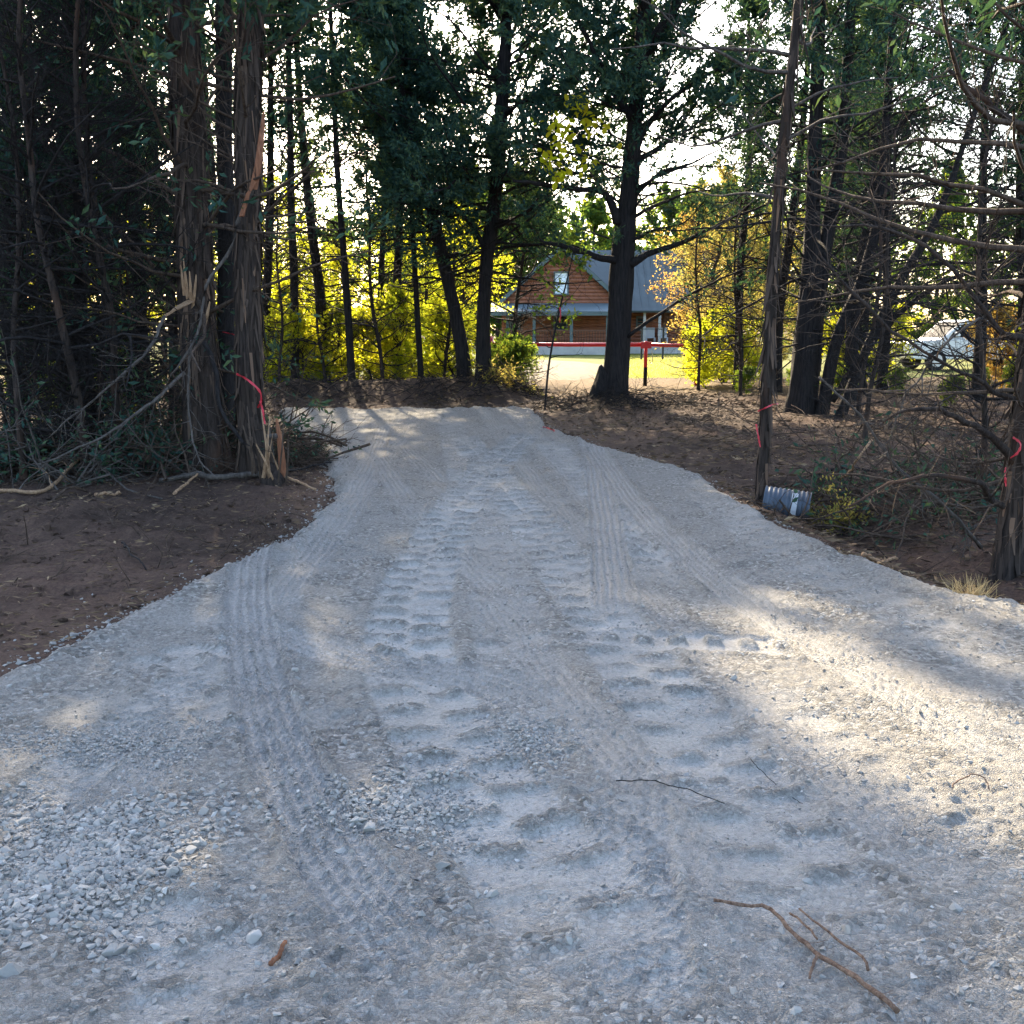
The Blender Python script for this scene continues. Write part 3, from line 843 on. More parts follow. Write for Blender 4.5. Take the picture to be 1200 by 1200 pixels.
def make_tree(name, label, cat, path, seed, group=None, org=None, bark='bark', n1=60, zlo=1.0, zhi=None, len1=(1.0, 2.6), prof='cone', elev=(0.0, 0.7),
              n2=7, n3=3, grav=0.02, wob=0.16, leaf='cedar_leaf', leaf_z=4.0, leaf_soft=1.5, leaf_n=7, leaf_size=(.07, .15), leaf_w=0.32, low_leaf=0.0,
              stems=(), limbs=(), sides=18, az=None, tw=0.35, r1s=1.0, flare=0.5, avoid=None, dead='bark_dark', twigs=True, shag=0):
    r = np.random.default_rng(seed)
    base = np.array(path[0][:3]) if org is None else np.array(org)
    root = empty(name, tuple(base), label, cat, group)
    v, f, p = trunk_tube(path, sides=sides, seed=seed, flare=flare)
    link('trunk', mesh_np('trunk', v - base, f, [M[bark]]), root)
    spines = [p]
    if shag:
        ns = shag
        zz = r.uniform(p[0, 2] + .1, min(p[-1, 2], 5.5), ns); a = r.uniform(0, 2 * np.pi, ns)
        cx_ = np.stack([np.interp(zz, p[:, 2], p[:, k]) for k in range(4)], 1)
        nrm = np.stack([np.cos(a), np.sin(a), np.zeros(ns)], 1)
        c0_ = cx_[:, :3] + nrm * (cx_[:, 3] * r.uniform(.94, 1.1, ns))[:, None]
        tg = np.stack([-np.sin(a), np.cos(a), np.zeros(ns)], 1)
        Ls = r.uniform(.12, .5, ns)[:, None]; Ws = r.uniform(.006, .022, ns)[:, None]
        dn = np.array([0, 0, -1.0]) + tg * r.normal(0, .10, ns)[:, None]
        curl = nrm * r.uniform(.0, .05, ns)[:, None]
        q_ = np.stack([c0_ - tg * Ws, c0_ + tg * Ws, c0_ + dn * Ls * .6 + tg * Ws * .9 + curl * .4, c0_ + dn * Ls * .6 - tg * Ws * .9 + curl * .4, c0_ + dn * Ls + tg * Ws * .3 + curl, c0_ + dn * Ls - tg * Ws * .3 + curl], 1)
        b0 = (np.arange(ns) * 6)[:, None]
        fq = np.concatenate([b0 + np.array([[0, 1, 2, 3]]), b0 + np.array([[3, 2, 4, 5]])])
        so = link('peeling_bark', mesh_np('peeling_bark', q_.reshape(-1, 3) - base, fq, [M['peel']], False), root); so['kind'] = 'stuff'
    for st in stems:
        v, f, q = trunk_tube(st, n=30, sides=12, seed=seed + 5, flare=0.3)
        link('stem', mesh_np('stem', v - base, f, [M[bark]]), root)
        spines.append(q)
    br = Geo(); lf = Geo()
    L1 = []; 
    for li, lb in enumerate(limbs):          # limbs drawn after the photograph
        lb = np.asarray(lb, float)
        q = resample(catmull(lb, 6), 16)
        j = np.cumsum(r.normal(0, 0.012, (16, 3)), 0); q[:, :3] += j - j[0]
        g = MB(); g.tube([tuple(x[:3] - base) for x in q], [float(x[3]) for x in q], 8)
        g.build('limb', M[bark], root, smooth=True)
        L1.append(('limb', resample(q[:, :3], 8)[None]))
    for si, q in enumerate(spines):
        nb = n1 if si == 0 else int(n1 * 0.35)
        top = zhi or q[-1, 2]
        s = r.uniform(0, 1, nb)
        zz = zlo + (top - zlo) * (np.arange(nb) + s) / nb
        zz = np.clip(zz, q[0, 2], q[-1, 2])
        st = np.stack([np.interp(zz, q[:, 2], q[:, k]) for k in range(4)], 1)
        rel = (zz - zlo) / max(top - zlo, .1)
        a = r.uniform(0, 2 * np.pi, nb) if az is None else r.normal(az[0], az[1], nb)
        el = elev[0] + (elev[1] - elev[0]) * rel + r.normal(0, 0.18, nb)
        d = np.stack([np.cos(a) * np.cos(el), np.sin(a) * np.cos(el), np.sin(el)], 1)
        if prof == 'cone': pf = 0.25 + 0.75 * np.sqrt(np.clip(1 - rel, 0, 1)) * np.clip(0.55 + rel * 2.2, 0, 1)
        else: pf = np.clip(np.sin(np.pi * np.clip(rel * 0.85 + 0.15, 0, 1)), 0.25, 1)
        ln = r.uniform(len1[0], len1[1], nb) * pf
        if avoid is not None: ln *= avoid(a, zz)
        P1 = grow(st[:, :3], d, ln, 8, wob, grav, r)
        r0 = np.minimum(st[:, 3] * 0.55, (0.006 + 0.009 * ln) * r1s)
        v, f = tubes(P1, r0, r0 * 0.2 + .0015, 5); br.add(v, f)
        L1.append((0, P1))
    for tagged, P1 in L1:
        B = len(P1)
        ln = np.linalg.norm(np.diff(P1, axis=1), axis=2).sum(1)
        k2 = n2 if tagged != 'limb' else n2 * 3
        c, t, own, u = along(P1, k2, r, 0.15, 1.0)
        d = side_dirs(t, 0.85, r, 0.1)
        l2 = ln[own] * r.uniform(0.18, tw + 0.12, len(own)) * (1.15 - 0.6 * u) + 0.06
        P2 = grow(c, d, l2, 5, wob * 1.3, grav, r)
        r2 = 0.0025 + 0.0045 * l2
        v, f = tubes(P2, r2, r2 * 0.3, 3); br.add(v, f)
        c3, t3, own3, u3 = along(P2, n3, r, 0.2, 1.0)
        d3 = side_dirs(t3, 0.8, r, 0.1)
        l3 = l2[own3] * r.uniform(0.25, 0.6, len(own3)) + 0.04
        P3 = grow(c3, d3, l3, 3, wob * 1.4, grav, r)
        if twigs:
            r3 = 0.0022 + 0.002 * l3
            sk = 2 if leaf_n >= 11 else 1
            v, f = tubes(P3[::sk, [0, 2]], r3[::sk], r3[::sk] * 0.5, 3); br.add(v, f)
        if leaf_n:
            for Q, w in ((P2, 1.0), (P3, 0.8)):
                k = max(1, int(leaf_n * w))
                c4, t4, o4, u4 = along(Q, k, r, 0.1, 1.05)
                mid = Q[o4, Q.shape[1] // 2]
                pr = np.clip((mid[:, 2] - leaf_z) / leaf_soft + 0.5 + 0.5 * vnoise(mid[:, 0] * 0.9 + seed, mid[:, 1] * 0.9 + mid[:, 2], seed), low_leaf, 1)
                clump = (_hash(o4, o4 * 0 + seed, 3) < pr)
                c4 = c4[clump]; t4 = t4[clump]
                N = len(c4)
                if N == 0: continue
                c4 = c4 + r.normal(0, 0.035, (N, 3))
                axx = t4 + r.normal(0, 0.75, (N, 3))
                Ls = r.uniform(leaf_size[0], leaf_size[1], N)
                v, f = leaves(c4, axx, Ls, Ls * leaf_w * r.uniform(.7, 1.3, N), r); lf.add(v, f)
    br.build('branches', M[dead], root, True, base)
    if lf.v: lf.build('crown', M[leaf], root, False, base)
    return root

def pxpath(Y, pts, H, lean=None, base_sink=0.15, taper=0.03):
    """trunk line through photo points standing at depth Y, then on up to height H"""
    out = []
    for px, py, w in pts:
        q = P(px, py, Y)
        out.append([q[0], q[1], q[2], w * 0.5 * Y / (FPX * CP)])
    g = float(soil_h(np.array([out[0][0]]), np.array([Y]))[0])
    out[0][2] = g - base_sink
    a, b = np.array(out[-2]), np.array(out[-1])
    sl = (b - a) / max(b[2] - a[2], .1)
    z = b[2]; n = max(2, int((H - z) / 1.5))
    for i in range(1, n + 1):
        dz = (H - z) * i / n
        out.append([b[0] + sl[0] * dz * 0.6, b[1] + 0.02 * dz * math.sin(i), z + dz, max(taper, b[3] * (1 - i / n) + taper * i / n)])
    return np.array(out)

def limb_px(pts):                            # (px, py, depth, radius)
    return [list(P(a, b, Y)) + [rr] for a, b, Y, rr in pts]

LIT = 'cedar_leaf'
# ---- the tall cedars by the drive on the left
make_tree('cedar_tree', 'thick shaggy-barked cedar behind the splintered stump, its torn side showing pale wood', 'tree',
          pxpath(11.7, [(244, 556, 50), (238, 480, 44), (232, 400, 40), (228, 300, 38), (224, 200, 36), (218, 100, 33), (213, 0, 30)], 13.0), 21,
          n1=105, zlo=0.7, len1=(1.6, 3.4), elev=(0.2, 0.5), n2=7, n3=3, leaf_z=4.9, leaf_n=11, wob=0.13, sides=26, shag=900, dead='bark_brown', leaf_size=(.07, .15), low_leaf=0.13)
make_tree('cedar_tree', 'straight slim cedar with red ribbon, beside the splintered stump', 'tree',
          pxpath(11.2, [(301, 558, 34), (293, 480, 30), (292, 400, 30), (291, 300, 29), (291, 200, 29), (290, 100, 28), (293, 0, 26)], 12.0), 22,
          n1=95, zlo=2.4, len1=(0.9, 2.0), elev=(0.45, 0.6), n2=6, n3=3, leaf_z=5.0, leaf_n=11, sides=22, shag=700, dead='bark_brown', leaf_size=(.09, .19))
make_tree('cedar_tree', 'dark slim cedar stem squeezed between the two big roadside cedars', 'tree',
          pxpath(12.9, [(265, 535, 24), (264, 400, 20), (265, 250, 18), (262, 100, 17), (262, 0, 16)], 11.0), 23,
          n1=55, zlo=1.2, len1=(0.8, 2.0), leaf_z=5.0, leaf_n=8, bark='bark_dark')
make_tree('cedar_tree', 'dark cedar trunk at the outer end of the left brush', 'tree',
          pxpath(14.0, [(22, 505, 22), (24, 400, 18), (18, 250, 17), (10, 100, 16), (5, 0, 15)], 11.5), 24,
          n1=64, zlo=0.8, len1=(1.4, 3.2), leaf_z=2.8, leaf_n=13, low_leaf=0.40, dead='bark_brown', leaf_size=(.09, .17))
make_tree('cedar_tree', 'dark cedar trunk in the left brush with the widest spread of low dead boughs', 'tree',
          pxpath(15.0, [(80, 500, 28), (78, 400, 24), (76, 250, 22), (80, 100, 20), (84, 0, 18)], 12.5), 25,
          n1=70, zlo=0.7, len1=(1.6, 3.4), leaf_z=3.0, leaf_n=13, low_leaf=0.36, dead='bark_brown', leaf_size=(.09, .17))
make_tree('cedar_tree', 'thin dark cedar wearing a scrap of red ribbon within the left brush', 'tree',
          pxpath(18.0, [(132, 475, 18), (130, 360, 15), (122, 200, 14), (118, 60, 12)], 10.5), 26,
          n1=56, zlo=0.8, len1=(1.0, 2.6), leaf_z=3.2, leaf_n=12, low_leaf=0.34, leaf_size=(.09, .17))
# ---- standing on the bank at the end of the drive
make_tree('cedar_tree', 'slender slightly leaning dark pole on the bank midway between taller and thinner poles', 'tree',
          pxpath(23.6, [(413, 446, 9), (406, 340, 8), (398, 240, 7), (393, 150, 6)], 10.5), 31,
          n1=70, zlo=1.6, len1=(0.8, 2.2), leaf_z=5.8, leaf_n=9, leaf_size=(.08, .16), bark='bark_dark', n2=6)
make_tree('cedar_tree', 'thinnest upright pole on the bank, next to the leaning cedar', 'tree',
          pxpath(24.2, [(494, 446, 7), (487, 330, 6), (482, 240, 5)], 12.5), 32,
          n1=80, zlo=1.4, len1=(0.5, 1.5), leaf_z=5.0, leaf_n=11, leaf_size=(.09, .18), bark='bark_dark', n2=6)
make_tree('cedar_tree', 'dark cedar on the bank leaning away from its straight neighbour', 'tree',
          pxpath(23.4, [(546, 450, 17), (538, 390, 15), (523, 320, 14), (505, 245, 13), (487, 190, 12)], 9.0), 33,
          n1=95, zlo=2.6, len1=(1.6, 3.8), leaf_z=3.7, leaf_n=28, bark='bark_dark', leaf_size=(.065, .14), leaf_w=.38, elev=(-0.05, 0.6))
make_tree('cedar_tree', 'straight dark cedar on the bank beside the red gate post, with spreading crown', 'tree',
          pxpath(23.0, [(566, 452, 18), (566, 380, 15), (570, 310, 15), (580, 230, 16), (586, 150, 15), (592, 60, 13)], 9.5), 34,
          n1=115, zlo=2.4, len1=(1.9, 4.4), leaf_z=3.7, leaf_n=29, bark='bark_dark', leaf_size=(.065, .14), leaf_w=.38, elev=(-0.05, 0.6),
          limbs=[limb_px([(571, 300, 23.0, .07), (552, 262, 22.8, .05), (520, 232, 22.5, .03), (480, 205, 22.3, .012)])])
make_tree('cedar_tree', 'added bare pole with out-of-view crown shading the drive, on the bank nearest the two roadside cedars', 'tree',
          pxpath(25.0, [(345, 446, 10), (345, 340, 9), (341, 240, 8), (340, 150, 7)], 14.0), 39,
          n1=84, zlo=3.0, len1=(1.2, 2.5), prof='round', leaf_z=8.0, leaf_n=17, leaf_size=(.10, .20), leaf_w=.4, bark='bark_dark', n2=6)  # added tree: its crown above the view blocks sun from mid-drive
# ---- big tree in front of the house
tF = make_tree('cedar_tree', 'big dark trunked tree with long bare limbs on the mound before the log house', 'tree',
          pxpath(20.8, [(717, 474, 31), (722, 430, 27), (725, 390, 26), (728, 337, 26), (731, 290, 25), (736, 233, 20), (742, 170, 18), (748, 100, 16), (756, 0, 14)], 11.5), 35, flare=0.3,
          n1=100, zlo=3.2, len1=(1.2, 3.3), leaf_z=5.0, leaf_soft=0.9, low_leaf=0.13, leaf_n=29, bark='bark_dark', leaf_size=(.065, .14), leaf_w=.38, elev=(0.1, 0.7), n2=7, n3=3,
          limbs=[limb_px([(724, 262, 20.7, .10), (714, 232, 20.6, .07), (695, 222, 20.5, .055), (645, 221, 20.4, .045), (600, 217, 20.3, .025)]),
                 limb_px([(722, 305, 20.7, .08), (700, 298, 20.5, .06), (665, 288, 20.3, .045), (632, 276, 20.2, .02)]),
                 limb_px([(738, 310, 20.7, .09), (760, 297, 20.7, .06), (800, 284, 20.6, .045), (850, 262, 20.5, .03), (905, 240, 20.4, .012)]),
                 limb_px([(737, 235, 20.8, .05), (770, 205, 20.6, .035), (815, 190, 20.5, .02), (862, 165, 20.5, .008)]),
                 limb_px([(734, 262, 20.8, .045), (775, 240, 20.9, .03), (820, 226, 21.0, .018), (870, 222, 21.1, .008)]),
                 limb_px([(740, 190, 20.8, .05), (780, 165, 21.0, .03), (812, 120, 21.2, .02), (838, 70, 21.3, .01)]),
                 limb_px([(732, 285, 20.8, .04), (765, 270, 20.5, .025), (798, 262, 20.4, .014), (830, 235, 20.3, .006)]),
                 limb_px([(735, 395, 20.7, .04), (800, 352, 20.4, .026), (880, 314, 20.2, .012)]),
                 limb_px([(746, 90, 20.8, .13), (765, 50, 20.7, .11), (790, 10, 20.6, .09), (830, -60, 20.5, .05)]),
                 limb_px([(741, 180, 20.8, .08), (775, 130, 20.6, .05), (830, 90, 20.4, .03), (880, 60, 20.3, .012)]),
                 limb_px([(741, 140, 20.7, .08), (715, 100, 20.6, .06), (690, 50, 20.5, .04), (660, -10, 20.5, .03)])])
# ---- right of the drive
make_tree('dead_tree', 'slim bare trunk at the gravel edge by the pipe end, tied with red ribbon', 'tree',
          pxpath(10.05, [(892, 572, 14), (896, 500, 12), (901, 400, 12), (907, 300, 11), (915, 200, 11), (925, 100, 10), (936, 0, 9)], 8.5), 36,
          n1=34, zlo=2.6, len1=(0.6, 1.9), leaf_n=0, bark='bark', dead='bark_grey', n2=5, n3=3, elev=(0.2, 0.6), flare=0.25, shag=260)
make_tree('cedar_tree', 'dark many-stemmed cedar fanning out beyond the bare slim trunk', 'tree',
          pxpath(18.6, [(937, 488, 30), (944, 400, 26), (950, 333, 24), (953, 233, 16), (956, 133, 15), (961, 0, 13)], 12.0), 37,
          n1=95, zlo=1.2, len1=(1.4, 3.4), leaf_z=4.6, leaf_n=16, bark='bark_dark', leaf_size=(.06, .12), dead='bark_dark',
          stems=[pxpath(18.4, [(962, 485, 15), (980, 400, 14), (1010, 330, 13), (1030, 250, 11), (1038, 150, 9)], 9.5),
                 pxpath(18.7, [(948, 485, 16), (962, 330, 16), (972, 260, 15), (986, 180, 14), (993, 80, 12)], 10.5),
                 pxpath(18.2, [(982, 482, 13), (1015, 410, 11), (1055, 330, 10), (1100, 250, 8)], 8.0)],
          limbs=[limb_px([(975, 470, 18.1, .06), (1040, 380, 17.6, .045), (1110, 330, 17.2, .035), (1180, 310, 17.0, .015)])])
tI = make_tree('dead_cedar', 'shaggy cedar with sweeping leafless lower boughs and pink ribbon, near the dry grass tuft', 'tree',
          pxpath(7.3, [(1180, 662, 34), (1186, 600, 27), (1192, 550, 25), (1200, 480, 23), (1210, 380, 21), (1222, 250, 19)], 9.0), 38,
          n1=70, zlo=0.4, len1=(1.0, 2.5), leaf_z=3.9, leaf_n=7, dead='bark_brown', n2=6, n3=3, elev=(0.0, 0.6), sides=24, shag=500, wob=0.14,
          limbs=[limb_px([(1212, 400, 7.3, .03), (1180, 395, 7.0, .02), (1150, 360, 6.9, .016), (1100, 300, 6.8, .013), (1030, 272, 6.8, .010), (955, 268, 6.8, .005)]),
                 limb_px([(1230, 170, 7.3, .035), (1190, 145, 7.2, .024), (1140, 110, 7.1, .018), (1106, 86, 7.0, .012)]),
                 limb_px([(1196, 470, 7.3, .020), (1120, 430, 7.0, .012), (1060, 400, 6.8, .010), (990, 350, 6.7, .012), (940, 300, 6.7, .005)]),
                 limb_px([(1184, 600, 7.3, .026), (1130, 560, 7.0, .018), (1060, 560, 6.9, .012), (1000, 590, 6.8, .008)]),
                 limb_px([(1190, 545, 7.3, .035), (1140, 500, 7.1, .022), (1090, 480, 6.9, .015), (1030, 500, 6.9, .006)])])

# ------------------------------------------------------------------ woods behind: a few kinds, copied as individuals
def upright(H, r0, seed, lean=0.15):
    r = np.random.default_rng(seed)
    n = 7
    z = np.linspace(-0.15, H, n)
    x = np.cumsum(r.normal(0, lean, n)) * 0.6; y = np.cumsum(r.normal(0, lean, n)) * 0.6
    return np.stack([x - x[0], y - y[0], z, np.linspace(r0, 0.02, n)], 1)

def plant_copies(proto, spots, seed, label, group, smin=0.85, smax=1.15):
    r = np.random.default_rng(seed)
    for i, (x, y) in enumerate(spots):
        o = proto if i == 0 else copy_tree(proto)
        z = float(soil_h(np.array([x]), np.array([y]))[0])
        o.location = (x, y, z)
        o.rotation_euler = (0, 0, r.uniform(0, 6.28))
        s = r.uniform(smin, smax); o.scale = (s, s, s * r.uniform(.92, 1.1))
        tag(o, label, 'tree' if 'shrub' not in group else 'shrub', group)

def spots_px(lst): return [tuple((P(px, 400, Y)[0], Y)) for px, Y in lst]

cA = make_tree('cedar_tree', 'x', 'tree', upright(11, .17, 50), 50, n1=85, zlo=0.9, len1=(1.0, 2.5), leaf_z=3.4, leaf_soft=2.5, leaf_n=15, bark='bark_dark', leaf_size=(.07, .14), low_leaf=0.08, sides=12)
cB = make_tree('cedar_tree', 'x', 'tree', upright(9, .12, 51), 51, n1=80, zlo=0.6, len1=(0.9, 2.3), leaf_z=3.4, leaf_soft=2.0, leaf_n=8, bark='bark_dark', leaf_size=(.10, .20), low_leaf=0.05, sides=12)
dA = make_tree('leafy_tree', 'x', 'tree', upright(6.8, .09, 52), 52, n1=64, zlo=1.6, len1=(1.0, 2.6), prof='round', leaf='yellow_leaf', leaf_z=2.6, leaf_n=6, leaf_size=(.07, .13), leaf_w=0.6, elev=(0.1, 0.8), bark='bark_dark', sides=12)
dB = make_tree('leafy_tree', 'x', 'tree', upright(7.5, .08, 53), 53, n1=64, zlo=0.6, len1=(0.9, 2.4), prof='round', leaf='green_leaf', leaf_z=1.0, leaf_n=5, leaf_size=(.07, .13), leaf_w=0.6, elev=(0.1, 0.8), bark='bark_dark', sides=12)
oA = make_tree('leafy_tree', 'x', 'tree', upright(5.2, .07, 54), 54, n1=64, zlo=0.4, len1=(0.8, 1.9), prof='round', leaf='olive_leaf', leaf_z=0.6, leaf_n=6, leaf_size=(.05, .11), leaf_w=0.45, elev=(0.1, 0.8), sides=12)
sA = make_tree('shrub', 'x', 'shrub', upright(1.7, .025, 55), 55, n1=40, zlo=0.08, len1=(0.5, 1.2), prof='round', leaf='yellow_leaf', leaf_z=0.1, leaf_n=4, leaf_size=(.06, .12), leaf_w=0.6, elev=(0.2, 1.0), sides=8, flare=0)
sB = make_tree('shrub', 'x', 'shrub', upright(1.3, .02, 56), 56, n1=36, zlo=0.05, len1=(0.4, 1.0), prof='round', leaf='green_leaf', leaf_z=0.1, leaf_n=5, leaf_size=(.07, .13), leaf_w=0.6, elev=(0.2, 1.0), sides=8, flare=0)
bA = make_tree('bare_tree', 'x', 'tree', upright(5.5, .05, 57), 57, n1=70, zlo=0.3, len1=(0.8, 2.2), leaf_n=0, elev=(0.05, 0.6), n2=8, n3=4, sides=10)

cC = make_tree('cedar_tree', 'x', 'tree', upright(11, .13, 58), 58, n1=80, zlo=1.2, len1=(1.0, 2.7), leaf_z=4.8, leaf_soft=1.4, leaf_n=14, bark='bark_dark', leaf_size=(.07, .14), sides=12, n2=6)
plant_copies(cC, spots_px([(312, 26), (376, 26.5), (466, 27), (268, 24.5)]), 18,
             'cedar with bare lower trunk and dark crown among the poles on the bank', 'high-crowned cedars on the bank')
plant_copies(copy_tree(cC), spots_px([(1000, 22), (1036, 25), (1150, 23), (1195, 25), (912, 26), (1240, 20)]), 19,
             'cedar with bare lower trunk and dark crown beside the many-stemmed cedar', 'high-crowned cedars on the right')
plant_copies(copy_tree(cA), spots_px([(100, 13.0), (12, 12.4), (168, 15.0)]), 20,
             'low blue-green cedar bough mass in the left brush', 'low cedars in the left brush', .5, .72)
plant_copies(cA, spots_px([(-60, 23), (-150, 26), (-260, 30)]), 1,
             'dark cedar in the woods left of the straight bank cedar', 'cedars in the woods on the left')
plant_copies(copy_tree(cA), spots_px([(1010, 27), (1250, 23), (1300, 30), (1340, 19), (990, 33)]), 2,
             'dark cedar in the woods behind the many-stemmed cedar', 'cedars in the woods on the right')
plant_copies(cB, spots_px([(448, 28.5), (200, 19.5), (50, 19)]), 3,
             'small dark cedar standing amid yellow-leaved trees beyond the bank', 'small cedars beyond the bank')
plant_copies(copy_tree(cB), spots_px([(868, 27), (1240, 20), (985, 31)]), 4,
             'small dark cedar behind the yellowing bushes right of the gate', 'small cedars beyond the gate end')
plant_copies(dA, spots_px([(318, 34), (362, 35), (405, 34), (450, 35.5), (500, 34.5), (545, 35), (265, 34), (190, 34), (120, 33), (30, 33), (-60, 34), (300, 37), (480, 38)]), 5,
             'backlit yellow-green leafy tree in the woods beyond the bank', 'yellow-green trees beyond the bank', .62, .9)
plant_copies(dB, spots_px([(500, 45), (370, 46)]), 6,
             'green leafy tree in the woods beyond the bank', 'green trees beyond the bank')
plant_copies(copy_tree(dB), spots_px([(960, 38), (1280, 36), (935, 44)]), 7,
             'green leafy tree in the woods behind the white vehicle', 'green trees round the white vehicle')
plant_copies(oA, spots_px([(850, 31), (826, 38), (885, 34), (905, 30), (870, 40), (940, 35)]), 8,
             'feathery yellowing olive tree at the end of the red gate', 'yellowing trees at the gate end')
plant_copies(sA, spots_px([(330, 25.5), (355, 27), (385, 26), (425, 26.5), (475, 26), (515, 27), (535, 26.2), (310, 26), (290, 28), (440, 28.5), (345, 28.5), (400, 28), (500, 28.5), (370, 25.2), (230, 27), (120, 26), (40, 28)]), 9,
             'sunlit yellow-green shrub behind the bank', 'yellow shrubs behind the bank')
plant_copies(copy_tree(sA), spots_px([(830, 28), (848, 30), (820, 29.5), (1000, 27), (1030, 31), (1208, 29), (880, 28), (1225, 24)]), 10,
             'sunlit yellow shrub between the gate end and the white vehicle', 'yellow shrubs on the right', .7, 1.0)
plant_copies(sB, spots_px([(585, 25), (592, 24.2), (600, 26), (150, 16), (60, 17)]), 11,
             'low green leafy shrub at the foot of the trees left of the gate', 'green shrubs left of the gate', .6, 1.0)
plant_copies(copy_tree(sB), spots_px([(985, 22), (1050, 24), (940, 24), (1120, 20), (870, 25), (1030, 27), (1150, 24), (1195, 25)]), 12,
             'low green leafy shrub under the cedars right of the drive', 'green shrubs right of the drive', .35, .5)
plant_copies(bA, spots_px([(110, 12.4), (40, 11.8), (170, 13.0), (-30, 12.4), (195, 14), (0, 14.5), (145, 15), (70, 13), (130, 11.6), (90, 11.2), (15, 11)]), 13,
             'tangle of a leafless sapling in the left brush', 'bare saplings in the left brush', .5, 1.0)
plant_copies(copy_tree(bA), spots_px([(1020, 14), (1010, 17), (1230, 15), (870, 24), (820, 27), (1165, 9.5)]), 14,
             'leafless sapling among the cedars right of the drive', 'bare saplings on the right', .5, .95)
plant_copies(copy_tree(bA), spots_px([(325, 24.2), (380, 24.6), (448, 24.3), (520, 24.9), (600, 25.5)]), 17,
             'leafless twiggy sapling among the poles on the bank', 'bare saplings on the bank', .7, 1.1)
# orange tinted young tree near the gate, reddish shrub by the vehicle, trees behind the house
make_tree('leafy_tree', 'young tree with orange autumn leaves beside the house roof', 'tree', upright(5.6, .07, 60) + np.array([*P(812, 400, 37)[:2], 0, 0]), 60,
          n1=56, zlo=0.8, len1=(0.8, 2.0), prof='round', leaf='orange_leaf', leaf_z=0.8, leaf_n=4, leaf_size=(.06, .11), leaf_w=0.5, sides=10)
make_tree('shrub', 'rusty red leaved shrub in front of the white vehicle', 'shrub', upright(2.0, .03, 61) + np.array([*P(1180, 400, 27.5)[:2], 0, 0]), 61,
          n1=44, zlo=0.2, len1=(0.4, 1.1), prof='round', leaf='orange_leaf', leaf_z=0.3, leaf_n=4, leaf_size=(.07, .13), leaf_w=0.6, sides=8, flare=0)
hb = make_tree('leafy_tree', 'x', 'tree', upright(8.5, .16, 62), 62, n1=70, zlo=0.6, len1=(1.6, 3.6), prof='round', leaf='green_leaf', leaf_z=1.0, leaf_n=7, leaf_size=(.16, .30), leaf_w=0.7, sides=10, twigs=False)
plant_copies(hb, spots_px([(612, 82), (640, 86), (585, 80), (560, 90), (690, 95), (735, 100), (775, 96), (820, 92), (860, 88), (900, 96), (540, 84), (500, 95), (660, 104)]), 15,
             'rounded green tree behind the log house', 'trees behind the house', 1.15, 1.55)
far = make_tree('leafy_tree', 'x', 'tree', upright(9.5, .16, 63), 63, n1=60, zlo=0.4, len1=(1.8, 3.8), prof='round', leaf='green_leaf', leaf_z=0.6, leaf_n=7, leaf_size=(.18, .34), leaf_w=0.7, sides=10, twigs=False)
plant_copies(far, spots_px([(x, y) for x, y in [(-250, 62), (-150, 70), (-60, 64), (20, 76), (90, 82), (160, 78), (240, 84), (310, 88), (400, 86), (470, 90), (960, 70), (1020, 76), (1090, 72), (1160, 68), (1240, 66), (1330, 70)]]), 16,
             'hazy leafy tree at the back edge of the woods', 'trees at the back of the woods')

# bright yellow leaves hanging on the left limb of the big tree
r = np.random.default_rng(90)
sh = MB()
bp = np.array(tF.location)
line = [P(706, 222, 20.5), P(690, 200, 20.4), P(678, 165, 20.3), P(672, 130, 20.2)]
sh.tube([tuple(q - bp) for q in line], [.014, .011, .008, .004], 6)
line2 = [P(690, 200, 20.4), P(660, 190, 20.3), P(638, 182, 20.2)]
sh.tube([tuple(q - bp) for q in line2], [.009, .006, .003], 6)
shoot = sh.build('leafy_shoot', M['bark_brown'], tF, smooth=True)
shoot['label'] = 'shoot of bright yellow backlit leaves'
lfm = Mat('bright_yellow_leaf'); lr = lfm.objrand()
lfm.leaf(lfm.ramp(lr, [(0, (.50, .50, .03)), (1, (.64, .56, .04))]), lfm.ramp(lr, [(0, (.70, .78, .02)), (1, (.92, .80, .03))]), 0.65)
def one_leaf(seed):
    rr = random.Random(seed)
    n = 7; v = []; 
    for i in range(n):
        t = i / (n - 1); w = 0.34 * math.sin(math.pi * (0.06 + 0.9 * t)) ** 0.8
        v += [(t, w, 0.10 * w - 0.12 * t * t), (t, 0, -0.12 * t * t), (t, -w, 0.10 * w - 0.12 * t * t)]
    f = []
    for i in range(n - 1):
        a = i * 3
        f += [(a, a + 1, a + 4, a + 3), (a + 1, a + 2, a + 5, a + 4)]
    me = bpy.data.meshes.new('leaf'); me.from_pydata(v, [], f); me.materials.append(lfm.m)
    return me
LEAFM = one_leaf(1)
clus = [(675, 140, 26), (668, 160, 20), (650, 150, 14), (690, 148, 14), (682, 185, 14), (660, 170, 14), (640, 183, 8), (655, 205, 8), (676, 125, 12)]
for i in range(210):
    cx, cy, rr = clus[r.integers(0, len(clus))]
    q = P(cx + r.normal(0, rr * 0.75), cy + r.normal(0, rr * 0.7), 20.25 + r.normal(0, .2)) - bp
    o = link('leaf', LEAFM, shoot, tuple(q))
    o.rotation_euler = (r.uniform(-1.2, 1.2), r.uniform(-0.3, 1.3), r.uniform(0, 6.28))
    s = r.uniform(.09, .16); o.scale = (s, s, s)

